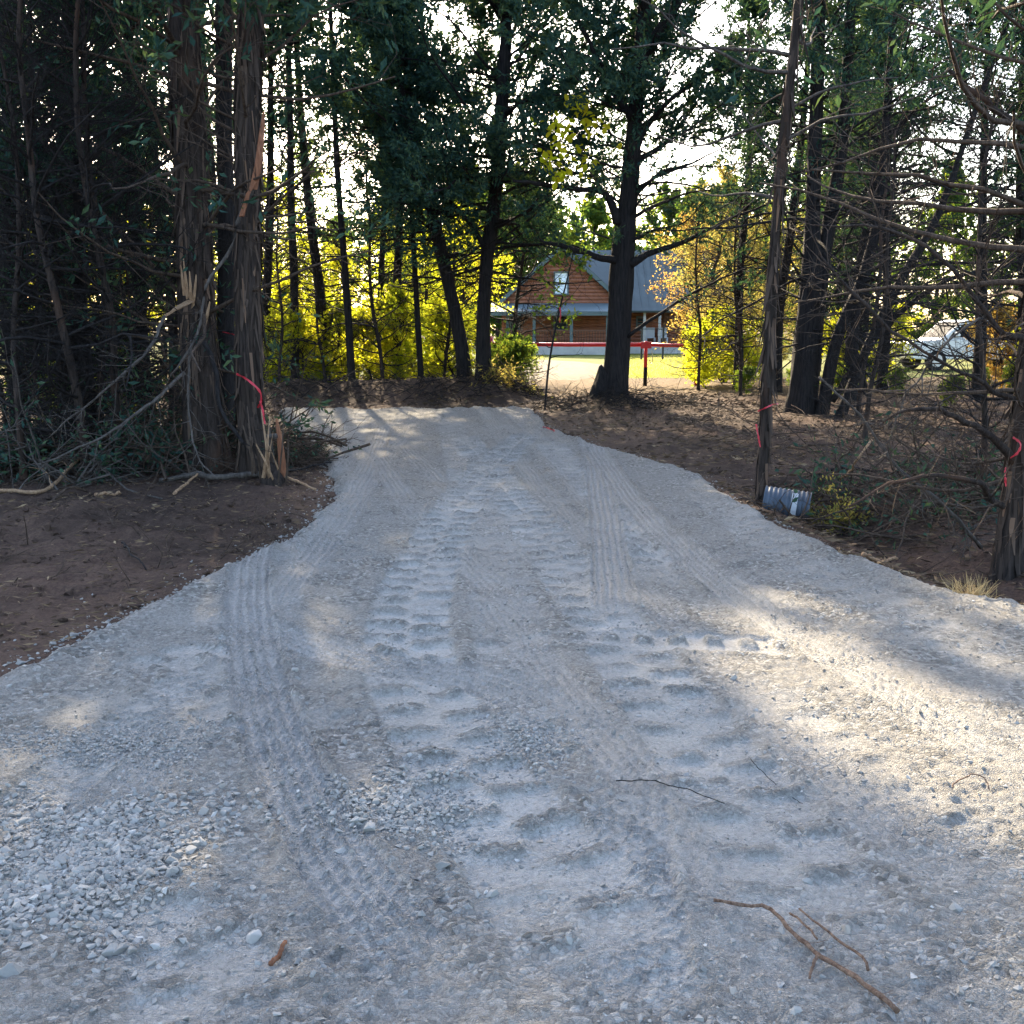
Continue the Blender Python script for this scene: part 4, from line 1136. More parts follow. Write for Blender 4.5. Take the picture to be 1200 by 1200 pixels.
# sapling at the inside of the bend, leaves on its shoots
q0 = G(638, 482, 0.05)
sap = make_tree('sapling', 'thin bare sapling at the gravel bend with a scrap of orange ribbon', 'tree',
                np.array([[*P(638, 486, q0[1]), .022], [*P(643, 430, q0[1]), .02], [*P(653, 375, q0[1]), .017], [*P(664, 330, q0[1]), .012], [*P(675, 285, q0[1]), .006]]), 91,
                n1=18, zlo=1.0, len1=(.4, 1.2), leaf='green_leaf', leaf_z=1.4, leaf_soft=.6, leaf_n=3, leaf_size=(.08, .14), leaf_w=.5, sides=8, flare=0.1, bark='bark_dark', n2=3, n3=2)

# ------------------------------------------------------------------ log house
HD = 63.0
hx = lambda px: P(px, 400, HD)[0]
hz = lambda py: P(600, py, HD)[2]
X0, X1 = hx(586), hx(728); XM = (X0 + X1) / 2
ZB = 0.02; ZF = hz(404); ZP = hz(357); ZA = hz(290)
house = empty('log_house', (XM, HD, 0), 'orange log house with grey roof and front porch behind the red gate', 'house')
def hpart(mb, name, mat, parent=house, **k):
    off = (XM, HD, 0) if True else 0
    mb.v = [(a - XM, b - HD, c) for a, b, c in mb.v]
    return mb.build(name, mat, parent, **k)
XE = hx(842)
b = MB(); b.box(X0, X1, HD - 2.2, HD + 9, -0.2, ZF); b.box(X1 + .003, XE, HD + 0.8, HD + 9, -0.2, ZF - .003); hpart(b, 'foundation', M['concrete'])
b = MB(); b.prism([(X0 + .1, ZF), (X1 - .1, ZF), (X1 - .1, ZP + .1), (XM, ZA - .12), (X0 + .1, ZP + .1)], HD + 0.1, HD + 7); gable = hpart(b, 'gable_wall', M['log'])
def logs(parent, x0, x1, y, z0, z1, clip=None, pitch=0.21):
    z = z0 + pitch / 2
    while z < z1 - 0.04:
        a, c = x0, x1
        if clip:
            k = np.clip((clip - z) / (clip - ZP - 0.1), 0, 1)
            a = max(x0, XM - (XM - X0 - .12) * k); c = min(x1, XM + (X1 - XM - .12) * k)
        if c - a > 0.25:
            g = MB(); g.tube([(a, y, z), (c, y, z)], pitch * 0.53, 10)
            g.v = [(p[0], y + (p[1] - y) * 0.75, p[2]) for p in g.v]
            hpart(g, 'log', M['log'], parent, smooth=False)
        z += pitch
logs(gable, X0 + .12, X1 - .12, HD + 0.06, ZF, ZP)
logs(gable, X0 + .12, X1 - .12, HD + 0.06, ZP + .05, ZA - .35, clip=ZA - .12)
b = MB(); b.box(X1 - .05, XE - .9, HD + 2.4, HD + 8, ZF, ZP + .2); mainw = hpart(b, 'main_wall', M['log'])
logs(mainw, X1, XE - .9, HD + 2.38, ZF, ZP)
# roofs
def slab(p0, p1, p2, p3, th):
    n = (Vector(p1) - Vector(p0)).cross(Vector(p3) - Vector(p0)).normalized()
    if n.z < 0: n = -n
    b = MB(); low = [Vector(p) for p in (p0, p1, p2, p3)]; up = [p + n * th for p in low]
    b.add([tuple(p) for p in low + up], [(0, 1, 2, 3), (4, 5, 6, 7), (0, 1, 5, 4), (1, 2, 6, 5), (2, 3, 7, 6), (3, 0, 4, 7)])
    return b
sl = (ZA - ZP - .1) / (XM - X0)
for s in (-1, 1):
    xe = XM + s * (XM - X0 + 0.35); ze = ZP + .1 - 0.35 * sl
    b = slab((XM, HD - 0.45, ZA + (.002 if s > 0 else 0)), (xe, HD - 0.45, ze), (xe, HD + 7, ze), (XM, HD + 7, ZA + (.002 if s > 0 else 0)), 0.14)
    rf = hpart(b, 'gable_roof', M['roof_metal'])
    b = slab((XM, HD - 0.50, ZA - .12), (xe, HD - 0.50, ze - .12), (xe, HD - 0.455, ze - .12), (XM, HD - 0.455, ZA - .12), 0.2)
    hpart(b, 'barge_board', M['trim'], rf)
XL = XM - 0.3
ridge = ZA + 0.1
b = slab((XL, HD + 5.2, ridge), (XE, HD + 5.2, ridge), (XE, HD + 0.5, ZP - .45), (XL, HD + 0.5, ZP - .45), 0.14); mr = hpart(b, 'main_roof', M['roof_metal'])
b = slab((XL, HD + 5.205, ridge), (XE, HD + 5.205, ridge), (XE, HD + 10.0, ZP - .45), (XL, HD + 10.0, ZP - .45), 0.14); hpart(b, 'main_roof', M['roof_metal'])
x = XL + .2
while x < XE:
    if not (X0 - .3 < x < X1 + .3):
        b = slab((x, HD + 5.1, ridge + .14), (x + .05, HD + 5.1, ridge + .14), (x + .05, HD + 0.5, ZP - .31), (x, HD + 0.5, ZP - .31), 0.04); hpart(b, 'roof_seam', M['roof_metal'], mr)
    x += 0.45
b = slab((X0 - .5, HD + .1, ZP), (X1 + .3, HD + .1, ZP), (X1 + .3, HD - 2.4, ZP - .52), (X0 - .5, HD - 2.4, ZP - .52), 0.10); pr = hpart(b, 'porch_roof', M['porch_roof'])
b = MB(); b.box(X0 - .5, X1 + .3, HD - 2.45, HD - 2.4, ZP - .66, ZP - .44); hpart(b, 'fascia', M['trim'], pr)
for px in (595, 625, 667, 708, 727):
    xx = hx(px); b = MB(); b.box(xx - .09, xx + .09, HD - 2.2, HD - 2.02, ZF, ZP - .5); hpart(b, 'porch_post', M['trim'], bevel=.01)
for px in (757, 775, 808):
    xx = hx(px); b = MB(); b.box(xx - .08, xx + .08, HD + 0.85, HD + 1.0, ZF - .003, ZP - .36); hpart(b, 'porch_post', M['concrete'], bevel=.01)
b = MB(); b.box(X0 - .1, X1 - .1, HD - 2.16, HD - 2.06, ZF + .80, ZF + .88); b.box(X0 - .1, X1 - .1, HD - 2.14, HD - 2.08, ZF + .1, ZF + .16); rl = hpart(b, 'railing', M['railing'])
x = X0
while x < X1 - .15:
    b = MB(); b.box(x, x + .05, HD - 2.135, HD - 2.085, ZF + .16, ZF + .80); hpart(b, 'baluster', M['railing'], rl); x += .16
def window(x0, x1, z0, z1, y, glass):
    b = MB(); t = .09
    b.box(x0 - t, x0, y - .13, y, z0 - t, z1 + t); b.box(x1, x1 + t, y - .13, y, z0 - t, z1 + t)
    b.box(x0, x1, y - .13, y, z0 - t, z0); b.box(x0, x1, y - .13, y, z1, z1 + t)
    w = hpart(b, 'window', M['trim'])
    b = MB(); b.box(x0, x1, y - .06, y - .03, z0, z1); hpart(b, 'pane', glass, w)
    b = MB(); zm = (z0 + z1) / 2; b.box(x0, x1, y - .09, y - .062, zm - .03, zm + .03); hpart(b, 'sash_bar', M['trim'], w)
window(hx(650), hx(664), hz(344), hz(320), HD - .06, M['sky_pane'])
window(hx(599), hx(608), hz(386), hz(371), HD - .06, M['glass'])
window(hx(650), hx(663), hz(386), hz(371), HD - .06, M['glass'])
window(hx(752), hx(760), hz(386), hz(372), HD + 2.36, M['glass'])
b = MB(); b.box(hx(783), hx(790), HD + 2.2, HD + 2.3, ZF, ZF + 2.0); dr = hpart(b, 'door', M['railing']); b = MB(); b.box(hx(789) - .02, hx(789) + .03, HD + 2.12, HD + 2.2, ZF + .95, ZF + 1.05); hpart(b, 'handle', M['rim'], dr)
# two pale garden chairs on the side porch
def porch_chair(x, y, z, lab):
    c = empty('garden_chair', (x, y, z), lab, 'chair', 'pale chairs on the side porch')
    b = MB(); b.box(-.28, .28, -.26, .26, .38, .43); b.build('seat', M['sticker'], c)
    b = MB(); b.box(-.28, .28, .24, .29, .43, 1.0); b.build('backrest', M['sticker'], c)
    for sx in (-1, 1):
        for sy in (-1, 1):
            b = MB(); b.box(sx * .25 - .025, sx * .25 + .025, sy * .22 - .025, sy * .22 + .025, 0, .38); b.build('leg', M['sticker'], c)
porch_chair(hx(766), HD + 1.5, ZF - .003, 'pale chair on the side porch of the log house')
porch_chair(hx(771) + .5, HD + 1.5, ZF - .003, 'pale chair on the side porch of the log house')

# dark wire fence panel by the porch corner
fn = empty('wire_fence', (hx(800) - 4, 52, 0), 'dark wire fence with black posts in front of the side porch', 'fence')
xs0 = hx(752) * 52 / HD; xs1 = P(800, 400, 52)[0]
for i, xx in enumerate(np.linspace(xs0, xs1 + 2.2, 5)):
    b = MB(); b.tube([(xx - hx(800) + 4, 0, -.1), (xx - hx(800) + 4, 0, 1.62)], .05, 8); b.build('post', M['black'], fn)
for z in (.15, .75, 1.5):
    b = MB(); b.tube([(xs0 - hx(800) + 4, 0, z), (xs1 + 2.2 - hx(800) + 4, 0, z)], .018, 6); b.build('rail', M['black'], fn)

# ------------------------------------------------------------------ red pipe gate
GY = 29.5
gate = empty('pipe_gate', (P(757, 400, GY)[0], GY, 0), 'red painted pipe gate across the way to the log house', 'gate')
gb = np.array(gate.location)
def gp(px, py): return tuple(P(px, py, GY) - gb)
xA, zA = gp(575, 403)[0], gp(600, 404)[2]; xB = gp(757, 404)[0]; xC = gp(818, 404)[0]
b = MB(); b.tube([(xA, 0, zA + .02), (xB * .5 + xA * .5, 0, zA), (xB - .08, 0, zA)], .055, 12); b.build('rail', M['red_paint'], gate, smooth=True)
b = MB(); b.tube([(xB + .09, 0, zA), (xC, 0, zA - .04)], .05, 12); b.build('rail', M['red_paint'], gate, smooth=True)
b = MB(); b.tube([(0, 0, zA - .62), (0, 0, zA + .10)], .05, 12); b.build('hinge_sleeve', M['red_paint'], gate, smooth=True)
b = MB(); b.box(-.15, .15, -.08, -.06, zA - .10, zA + .08); b.build('bracket', M['red_paint'], gate, bevel=.006)
b = MB(); b.tube([(0, 0.0, -.2), (0, 0.0, zA - .622)], .055, 10); b.build('post', M['bark_dark'], gate, smooth=True)
for xx in (xA, xC):
    b = MB(); b.tube([(xx, 0, -.25), (xx, 0, zA + .22)], .075, 12); b.build('post', M['red_paint'], gate, smooth=True)
b = MB(); b.tube([(.16, -.05, zA - .30 + .16), (.20, -.05, zA - .45), (.14, -.05, zA - .52), (.09, -.05, zA - .40)], .012, 6, False); b.build('chain', M['rim'], gate, smooth=True)

# ------------------------------------------------------------------ white pickup behind the brush
CY = 40.0
c0 = P(1048, 436, CY); car = empty('parked_pickup', (c0[0] + 2.6, CY, 0), 'white pickup parked behind the brush and shrubs', 'pickup')
car.rotation_euler = (0, 0, math.radians(8))
b = MB(); b.prism([(-2.65, .45), (-2.68, .85), (-2.55, 1.08), (-1.35, 1.16), (2.75, 1.16), (2.78, .5), (2.1, .42), (-2.0, .42)], -.95, .95); body = b.build('body', M['car_white'], car, bevel=.05)
b = MB(); b.prism([(-1.45, 1.163), (-.65, 1.80), (-.45, 1.86), (1.0, 1.86), (1.15, 1.80), (1.35, 1.163)], -.82, .82); cab = b.build('cab', M['car_white'], car, bevel=.05)
for s in (-1, 1):
    b = MB(); b.prism([(-1.15, 1.22), (-.6, 1.72), (.15, 1.74), (.15, 1.22)], s * .815, s * .832); b.build('side_window', M['glass'], cab)
    b = MB(); b.prism([(.22, 1.22), (.22, 1.74), (.95, 1.72), (1.1, 1.22)], s * .815, s * .832); b.build('side_window', M['glass'], cab)
    for xx in (-1.65, 1.75):
        w = MB(); w.tube([(xx, s * .78, .38), (xx, s * .97, .38)], .38, 24); ty = w.build('wheel', M['tyre'], car, smooth=False, bevel=.015)
        w = MB(); w.tube([(xx, s * .972, .38), (xx, s * .985, .38)], .23, 18); w.build('rim', M['rim'], ty)
    b = MB(); b.box(-2.70, -2.60, s * .62 - .22, s * .62 + .22, .82, 1.02); b.build('headlight', M['lampglass'], body, bevel=.02)
    b = MB(); b.box(-1.0, -.86, s * .90 - .10 + s * .1, s * .90 + .10 + s * .1, 1.25, 1.42); b.build('mirror', M['car_white'], car, bevel=.03)
b = MB(); b.add([(-1.40, -.74, 1.22), (-1.40, .74, 1.22), (-.70, .68, 1.78), (-.70, -.68, 1.78), (-1.35, -.74, 1.20), (-1.35, .74, 1.20), (-.65, .68, 1.76), (-.65, -.68, 1.76)],
                [(0, 1, 2, 3), (7, 6, 5, 4), (0, 4, 5, 1), (1, 5, 6, 2), (2, 6, 7, 3), (3, 7, 4, 0)]); b.build('windscreen', M['dark_in'], cab)
b = MB(); b.box(-2.72, -2.64, -.36, .36, .72, 1.0); b.build('grille', M['black'], body)
b = MB(); b.box(-2.80, -2.62, -.93, .93, .46, .64); b.build('bumper', M['rim'], car, bevel=.03)
b = MB(); b.box(1.45, 2.7, -.78, .78, 1.163, 1.18); b.build('bed_liner', M['black'], car)

# ------------------------------------------------------------------ culvert pipe end
cp = G(910, 592, -0.04)
cul = empty('culvert_pipe', (cp[0], cp[1], cp[2]), 'corrugated galvanised pipe end with white sticker poking from the soil', 'pipe')
ax = Vector((0.95, -0.30, -0.10)).normalized()
n = 80; R_ = .165
b = MB(); rr = []; pp = []
for i in range(n):
    t = -0.12 + i / (n - 1) * 0.42
    pp.append(tuple(ax * t)); rr.append(R_ + .0055 * math.sin(t * 2 * math.pi / .042))
b.tube(pp, rr, 28, cap=False)
b.tube([tuple(ax * .298), tuple(ax * -.1)], R_ - .018, 28, cap=False)
b.build('pipe_wall', M['galv'], cul, smooth=True)
b = MB(); a_ = ax.cross(Vector((0, 0, 1))).normalized(); u_ = a_.cross(ax)
vv = []; ff = []
for i in range(9):
    th = math.radians(-35 + 95 * i / 8)
    d = a_ * math.cos(th) + u_ * math.sin(th)
    vv += [tuple(ax * .13 + d * (R_ + .009)), tuple(ax * .185 + d * (R_ + .009))]
for i in range(8): ff.append((2 * i, 2 * i + 1, 2 * i + 3, 2 * i + 2))
b.add(vv, ff); b.build('sticker', M['sticker'], cul)

# ------------------------------------------------------------------ ribbons
def ribbon(label, pts, w, mat='ribbon', twist=0.6, group=None):
    pts = np.asarray(pts, float)
    c = resample(catmull(pts, 6), 22)
    tan = unit(np.gradient(c, axis=0))
    v = []; f = []
    for i in range(22):
        a = unit(np.cross(tan[i], np.array([0, 1.0, 0.05]))); b_ = np.cross(tan[i], a)
        th = twist * math.sin(i * 0.55)
        d = a * math.cos(th) + b_ * math.sin(th)
        for s in (-1, 1):
            for k in (0, 1): v.append(tuple(c[i] + d * s * w * .25 * (1 + .25 * math.sin(i * 1.7)) + np.array([0, 1, 0]) * .0015 * k))
    for i in range(21):
        a = i * 4; q = a + 4
        f += [(a, a + 2, q + 2, q), (a + 1, q + 1, q + 3, a + 3), (a, q, q + 1, a + 1), (a + 2, a + 3, q + 3, q + 2)]
    me = bpy.data.meshes.new('flagging_ribbon')
    org = c.mean(0); me.from_pydata([tuple(np.array(p) - org) for p in v], [], f); me.materials.append(M[mat])
    o = link('flagging_ribbon', me, None, tuple(org))
    return tag(o, label, 'ribbon', group)
ribbon('red ribbon looped round the slim straight cedar above the splintered stump', [P(277, 438, 11.0), P(290, 445, 10.9), P(304, 458, 10.88), P(306, 470, 10.9), P(302, 478, 11.0)], .045)
ribbon('red ribbon tail hanging down onto the splintered stump', [P(305, 470, 10.9), P(308, 482, 10.85), P(310, 497, 10.75)], .045)
ribbon('thin red ribbon stretched behind the slim straight cedar', [P(256, 387, 12.4), P(266, 390, 12.3), P(278, 393, 12.2)], .028)
ribbon('scrap of red ribbon on the thin dark cedar in the left brush', [P(127, 390, 17.8), P(134, 392, 17.75), P(138, 390, 17.8)], .09)
ribbon('red ribbon band round the slim bare trunk by the pipe', [P(888, 482, 9.93), P(897, 478, 9.90), P(906, 474, 9.98), P(912, 473, 10.1)], .028)
ribbon('red ribbon tail dangling from the slim bare trunk by the pipe', [P(886, 497, 9.93), P(888, 508, 9.9), P(891, 524, 9.9)], .03)
ribbon('pink ribbon knot on the shaggy cedar near the dry grass tuft', [P(1187, 512, 7.0), P(1196, 520, 6.95), P(1193, 530, 6.95), P(1184, 537, 6.98)], .028)
ribbon('pink ribbon end low on the shaggy cedar near the dry grass tuft', [P(1179, 548, 7.0), P(1178, 558, 6.98), P(1179, 570, 7.0)], .028)
ribbon('orange ribbon scrap on the thin sapling at the bend', [P(656, 360, q0[1] - .03), P(657, 368, q0[1] - .05), P(656, 378, q0[1] - .03)], .05, group=None)
ribbon('pink ribbon lying on the gravel edge at the bend', [G(636, 500, .07), G(643, 502, .07), G(650, 505, .07)], .05)

# ------------------------------------------------------------------ splintered stump, torn limbs, fallen wood
def splinter(pts, w, t, seed, mb):
    """a jagged sliver: tapered, slightly twisted board"""
    r_ = random.Random(seed)
    pts = [Vector(p) for p in pts]
    o = len(mb.v)
    for i, p in enumerate(pts):
        k = 1 - 0.75 * (i / (len(pts) - 1)) ** 2
        ang = 0.25 * i + r_.uniform(-.2, .2)
        a = Vector((math.cos(ang), math.sin(ang), 0)) * w * k * .5; b_ = Vector((-math.sin(ang), math.cos(ang), 0)) * t * k * .5
        for q in (a + b_, a - b_, -a - b_, -a + b_): mb.v.append(tuple(p + q + Vector((0, 0, r_.uniform(-.02, .02)))))
    for i in range(len(pts) - 1):
        for k in range(4):
            mb.f.append((o + i * 4 + k, o + i * 4 + (k + 1) % 4, o + (i + 1) * 4 + (k + 1) % 4, o + (i + 1) * 4 + k))
    mb.f.append((o, o + 1, o + 2, o + 3)); e = o + (len(pts) - 1) * 4; mb.f.append((e + 3, e + 2, e + 1, e))
SY = 10.75
s0 = P(322, 560, SY); s0[2] = float(soil_h(np.array([s0[0]]), np.array([SY]))[0])
st = empty('splintered_stump', tuple(s0), 'torn splintered stump with pale upright slivers beside the gravel', 'stump')
def sp(px, py, dy=0): return tuple(P(px, py, SY + dy) - s0)
b = MB(); splinter([sp(332, 566), sp(330, 535), sp(327, 510), sp(324, 492)], .075, .03, 1, b); b.build('sliver', M['red_wood'], st)
b = MB(); splinter([sp(318, 560, .02), sp(317, 530, .02), sp(315, 500, .02)], .085, .05, 2, b); b.build('sliver', M['bark_grey'], st)
for i, (a0, b0, a1, b1, w) in enumerate([(322, 560, 308, 500, .03), (312, 565, 312, 508, .022), (306, 560, 296, 500, .03), (326, 550, 312, 515, .015), (300, 555, 285, 500, .035), (310, 560, 320, 505, .018), (335, 566, 338, 505, .022), (316, 560, 306, 480, .03), (326, 564, 333, 488, .02), (308, 560, 316, 488, .026), (296, 556, 290, 478, .024), (320, 562, 300, 520, .016)]):
    b = MB(); splinter([sp(a0, b0, -.02 * i), sp((a0 + a1) / 2 + 1, (b0 + b1) / 2, -.03 * i), sp(a1, b1, -.02 * i)], w, w * .6, 10 + i, b); b.build('sliver', M['fresh_wood' if i % 2 else 'bark_brown'], st)
b = MB(); b.tube([sp(313, 512, -.05), sp(324, 511, -.09)], .028, 7); b.build('knot', M['bark_grey'], st, smooth=True)
b = MB(); g_ = [(0, 0, -.1), (-.02, 0, .05), (-.05, .03, .16), (-.06, .03, .24)]; b.tube(g_, [.16, .13, .10, .05], 11); b.build('base', M['bark'], st, smooth=False)

def stick(name, label, pts, r0, r1, mat, cat='branch', twigs=0, seed=0, group=None, fork=(), wob=.006, tl=(.12, .45)):
    r_ = np.random.default_rng(seed)
    q = resample(catmull(np.asarray(pts, float), 6), 24)
    j = np.cumsum(r_.normal(0, wob, (24, 3)), 0); j -= np.linspace(0, 1, 24)[:, None] * j[-1]
    q = q + j
    org = q[0].copy()
    b = MB(); rad = [float(r0 + (r1 - r0) * (i / 23.0)) * (1 + .12 * math.sin(i * 2.1 + seed)) for i in range(24)]
    b.tube([tuple(p - org) for p in q], rad, 8)
    for fk in fork:
        k = resample(catmull(np.asarray(fk[0], float), 5), 14)
        k += np.cumsum(r_.normal(0, wob * .7, (14, 3)), 0)
        b.tube([tuple(p - org) for p in k], [fk[1] + (fk[2] - fk[1]) * i / 13.0 for i in range(14)], 6)
    if twigs:
        c, t, own, u = along(q[None], twigs, r_, .25, 1)
        d = side_dirs(t, .7, r_, .05)
        ln = r_.uniform(*tl, twigs)
        Pt = grow(c, d, ln, 5, .2, -.03, r_)
        for w in Pt: b.tube([tuple(p - org) for p in w], [x * min(1, tl[1] / .4) for x in (.005, .004, .003, .0025, .002)], 4)
        c2, t2, o2, u2 = along(Pt, 2, r_, .3, 1); Pt2 = grow(c2, side_dirs(t2, .7, r_), ln[o2] * .5, 4, .25, -.03, r_)
        for w in Pt2: b.tube([tuple(p - org) for p in w], [x * min(1, tl[1] / .4) for x in (.003, .0025, .002, .0015)], 3)
    o = b.build(name, M[mat], None, smooth=True, loc=tuple(org))
    return tag(o, label, cat, group)

# torn limbs on and in front of the left cedars
stick('torn_limb', 'long torn grey limb curving down across the two roadside cedars', [P(308, 140, 11.0), P(302, 205, 10.85), P(284, 255, 10.8), P(268, 300, 10.75), P(243, 335, 10.7), P(233, 390, 10.6), P(213, 425, 10.5), P(200, 440, 10.4)], .024, .010, 'bark_grey', 'limb', 5, 1)
b = MB(); o0 = P(306, 145, 10.93)
splinter([tuple(P(297, 222, 10.82) - o0), tuple(P(303, 190, 10.84) - o0), tuple(P(307, 155, 10.9) - o0), tuple(P(309, 132, 10.95) - o0)], .075, .025, 3, b)
splinter([tuple(P(283, 252, 10.78) - o0), tuple(P(291, 228, 10.78) - o0), tuple(P(300, 212, 10.8) - o0)], .05, .02, 4, b)
tag(b.build('torn_strip', M['red_wood'], None, loc=tuple(o0)), 'strip of fresh orange heartwood torn open on the slim straight cedar', 'wood strip')
b = MB(); o0 = P(220, 340, 11.2)
for i, (a0, b0, a1, b1) in enumerate([(220, 350, 215, 305), (224, 352, 222, 318), (216, 345, 212, 312), (226, 360, 230, 322), (240, 380, 246, 355)]):
    splinter([tuple(P(a0, b0, 11.25) - o0), tuple(P((a0 + a1) / 2, (b0 + b1) / 2, 11.2) - o0), tuple(P(a1, b1, 11.2) - o0)], .035, .015, 20 + i, b)
splinter([tuple(P(224, 352, 11.2) - o0), tuple(P(208, 362, 10.95) - o0), tuple(P(192, 371, 10.7) - o0)], .06, .04, 30, b)
tag(b.build('torn_strip', M['fresh_wood'], None, loc=tuple(o0)), 'bundle of pale splinters where a limb broke off the thick cedar', 'wood strip')
stick('broken_limb', 'grey broken limb slanting through the left brush to the ground', [P(216, 437, 10.7), P(180, 470, 10.3), P(130, 505, 10.0), P(95, 525, 9.8), P(45, 545, 9.6)], .020, .007, 'bark_grey', 'limb', 14, 2)
stick('broken_limb', 'weathered limb arching from the thick cedar down to the brush', [P(192, 371, 10.7), P(178, 400, 10.5), P(150, 430, 10.3), P(110, 470, 10.2), P(60, 510, 10.2)], .018, .006, 'bark_grey', 'limb', 16, 3)
stick('broken_limb', 'limb hanging straight down at the foot of the thick cedar', [P(225, 400, 10.8), P(221, 450, 10.7), P(224, 500, 10.6), P(235, 540, 10.4), P(255, 562, 10.2)], .016, .006, 'bark_grey', 'limb', 14, 4)
stick('broken_limb', 'leaning limb wedged between thick cedar and splintered stump', [P(236, 395, 11.0), P(252, 430, 10.9), P(258, 470, 10.8), P(285, 520, 10.6)], .026, .016, 'bark_dark', 'limb', 6, 5)
def gs(px, py, z=.03):
    q = G(px, py); return np.array([q[0], q[1], float(surf(q[0], q[1])[0]) + z])
stick('fallen_branch', 'long split branch with pale inner wood lying on the soil at the left', [gs(-40, 576), gs(0, 578, .05), gs(50, 578, .06), gs(85, 563, .14), gs(100, 552, .2)], .022, .014, 'fresh_wood', 'branch', 3, 6)
stick('fallen_branch', 'crooked pale branch on the soil below the long split branch', [gs(38, 607), gs(60, 592, .06), (gs(85, 584, .06)), gs(102, 579, .05)], .018, .010, 'bark_brown', 'branch', 4, 7)
stick('fallen_branch', 'thin branch bent down from the brush onto the soil', [gs(105, 548, .2), gs(130, 566, .1), gs(160, 580, .04), gs(190, 588, .03)], .014, .008, 'bark_grey', 'branch', 8, 8)
stick('fallen_branch', 'straight grey branch lying at the foot of the splintered stump', [gs(188, 564, .05), gs(230, 566, .06), gs(260, 568, .07), gs(318, 562, .08)], .026, .034, 'bark_grey', 'branch', 4, 9)
stick('fallen_branch', 'pale peeled stick pointing from the splintered stump to the gravel', [gs(298, 555, .05), gs(320, 562, .05), gs(345, 570, .04), gs(370, 577, .03)], .016, .012, 'fresh_wood', 'branch', 0, 10)
stick('fallen_branch', 'short pale broken stick propped under the grey branch', [gs(204, 586, .03), gs(218, 578, .06), gs(232, 570, .10)], .015, .010, 'fresh_wood', 'branch', 0, 11)
stick('fallen_branch', 'stubby pale stick half buried in the churned soil', [gs(112, 588, .03), gs(125, 586, .04), gs(140, 582, .04)], .018, .012, 'fresh_wood', 'branch', 0, 12)
stick('fallen_branch', 'dark root curling over the bare soil near the gravel', [gs(143, 640, .02), gs(150, 655, .03), gs(162, 664, .02), gs(172, 666, .0)], .010, .005, 'bark_dark', 'root', 2, 13, tl=(.03, .08))
stick('fallen_branch', 'dark twiggy branch on the gravel edge behind the stump', [gs(388, 546, .03), gs(370, 550, .05), gs(350, 554, .05), gs(335, 560, .05)], .008, .014, 'bark_dark', 'branch', 5, 14)
# foreground sticks on the gravel
stick('forked_stick', 'long forked reddish stick lying on the gravel in the sun', [gs(836, 1088, .03), gs(880, 1094, .035), gs(902, 1098, .035), gs(930, 1124, .03), gs(960, 1148, .03), gs(1000, 1175, .025), gs(1050, 1212, .02)], .0045, .0068, 'stick', 'stick', 14, 15, None,
      [([gs(935, 1090, .02), gs(950, 1108, .03), gs(975, 1135, .03), gs(1005, 1162, .03), gs(1010, 1172, .03)], .0025, .004), ([gs(956, 1150, .03), gs(952, 1158, .02), gs(950, 1170, .01)], .005, .003), ([gs(925, 1095, .02), gs(945, 1120, .03), gs(955, 1132, .03)], .003, .003)], wob=.002, tl=(.02, .06))
stick('thin_twig', 'thin dark bent twig lying across the gravel', [gs(722, 936, .012), gs(765, 936, .018), gs(790, 945, .016), gs(848, 968, .012)], .0022, .0015, 'bark_dark', 'twig', 2, 16, wob=.002, tl=(.02, .05))
stick('thin_twig', 'fine straight twig on the gravel above the bent one', [gs(878, 912, .012), gs(905, 930, .014), gs(940, 955, .01)], .0014, .001, 'bark_dark', 'twig', 0, 17, wob=.002)
stick('thin_twig', 'short curled twig in the sunlit gravel strip', [gs(1115, 948, .012), gs(1122, 942, .02), gs(1145, 936, .016), gs(1158, 944, .012)], .003, .002, 'stick', 'twig', 0, 18, wob=.002)
stick('wood_chip', 'small red-brown wood chip on the gravel', [gs(318, 1146, .008), gs(328, 1138, .014), gs(336, 1131, .012)], .007, .005, 'red_wood', 'wood chip', 0, 19, wob=.001)
stick('thin_twig', 'short pale stick on the gravel edge near the leafless boughs', [gs(1012, 652, .03), gs(1030, 650, .04), gs(1052, 642, .04)], .016, .010, 'fresh_wood', 'stick', 0, 20)
# right hand fallen wood
stick('fallen_limb', 'long grey limb leaning down from the leafless cedar to the ditch soil', [P(960, 440, 7.6), P(1010, 490, 7.6), P(1050, 550, 7.6), P(1100, 590, 7.5), gs(1150, 635, .05)], .007, .017, 'bark_grey', 'limb', 22, 21)
stick('fallen_limb', 'pale bare pole propped in the ditch beside the pipe', [gs(985, 566, .05), P(1000, 545, 8.9), P(1022, 515, 8.8)], .012, .010, 'fresh_wood', 'limb', 0, 22)
stick('fallen_limb', 'grey limb hooked upright over the ditch brush', [P(1148, 372, 6.9), P(1110, 400, 6.9), P(1085, 440, 7.0), P(1060, 470, 7.1), P(1040, 530, 7.2)], .009, .004, 'bark_grey', 'limb', 12, 23)
stick('fallen_limb', 'dark limb lying on the litter right of the pipe', [gs(950, 562, .05), gs(985, 560, .06), gs(1040, 565, .08), gs(1100, 580, .08)], .018, .008, 'bark_dark', 'limb', 14, 24)
stick('fallen_limb', 'brown limb lying at the foot of the leafless cedar', [gs(1190, 615, .08), gs(1150, 600, .1), gs(1090, 598, .1), gs(1040, 600, .06)], .024, .008, 'bark_brown', 'limb', 16, 25)
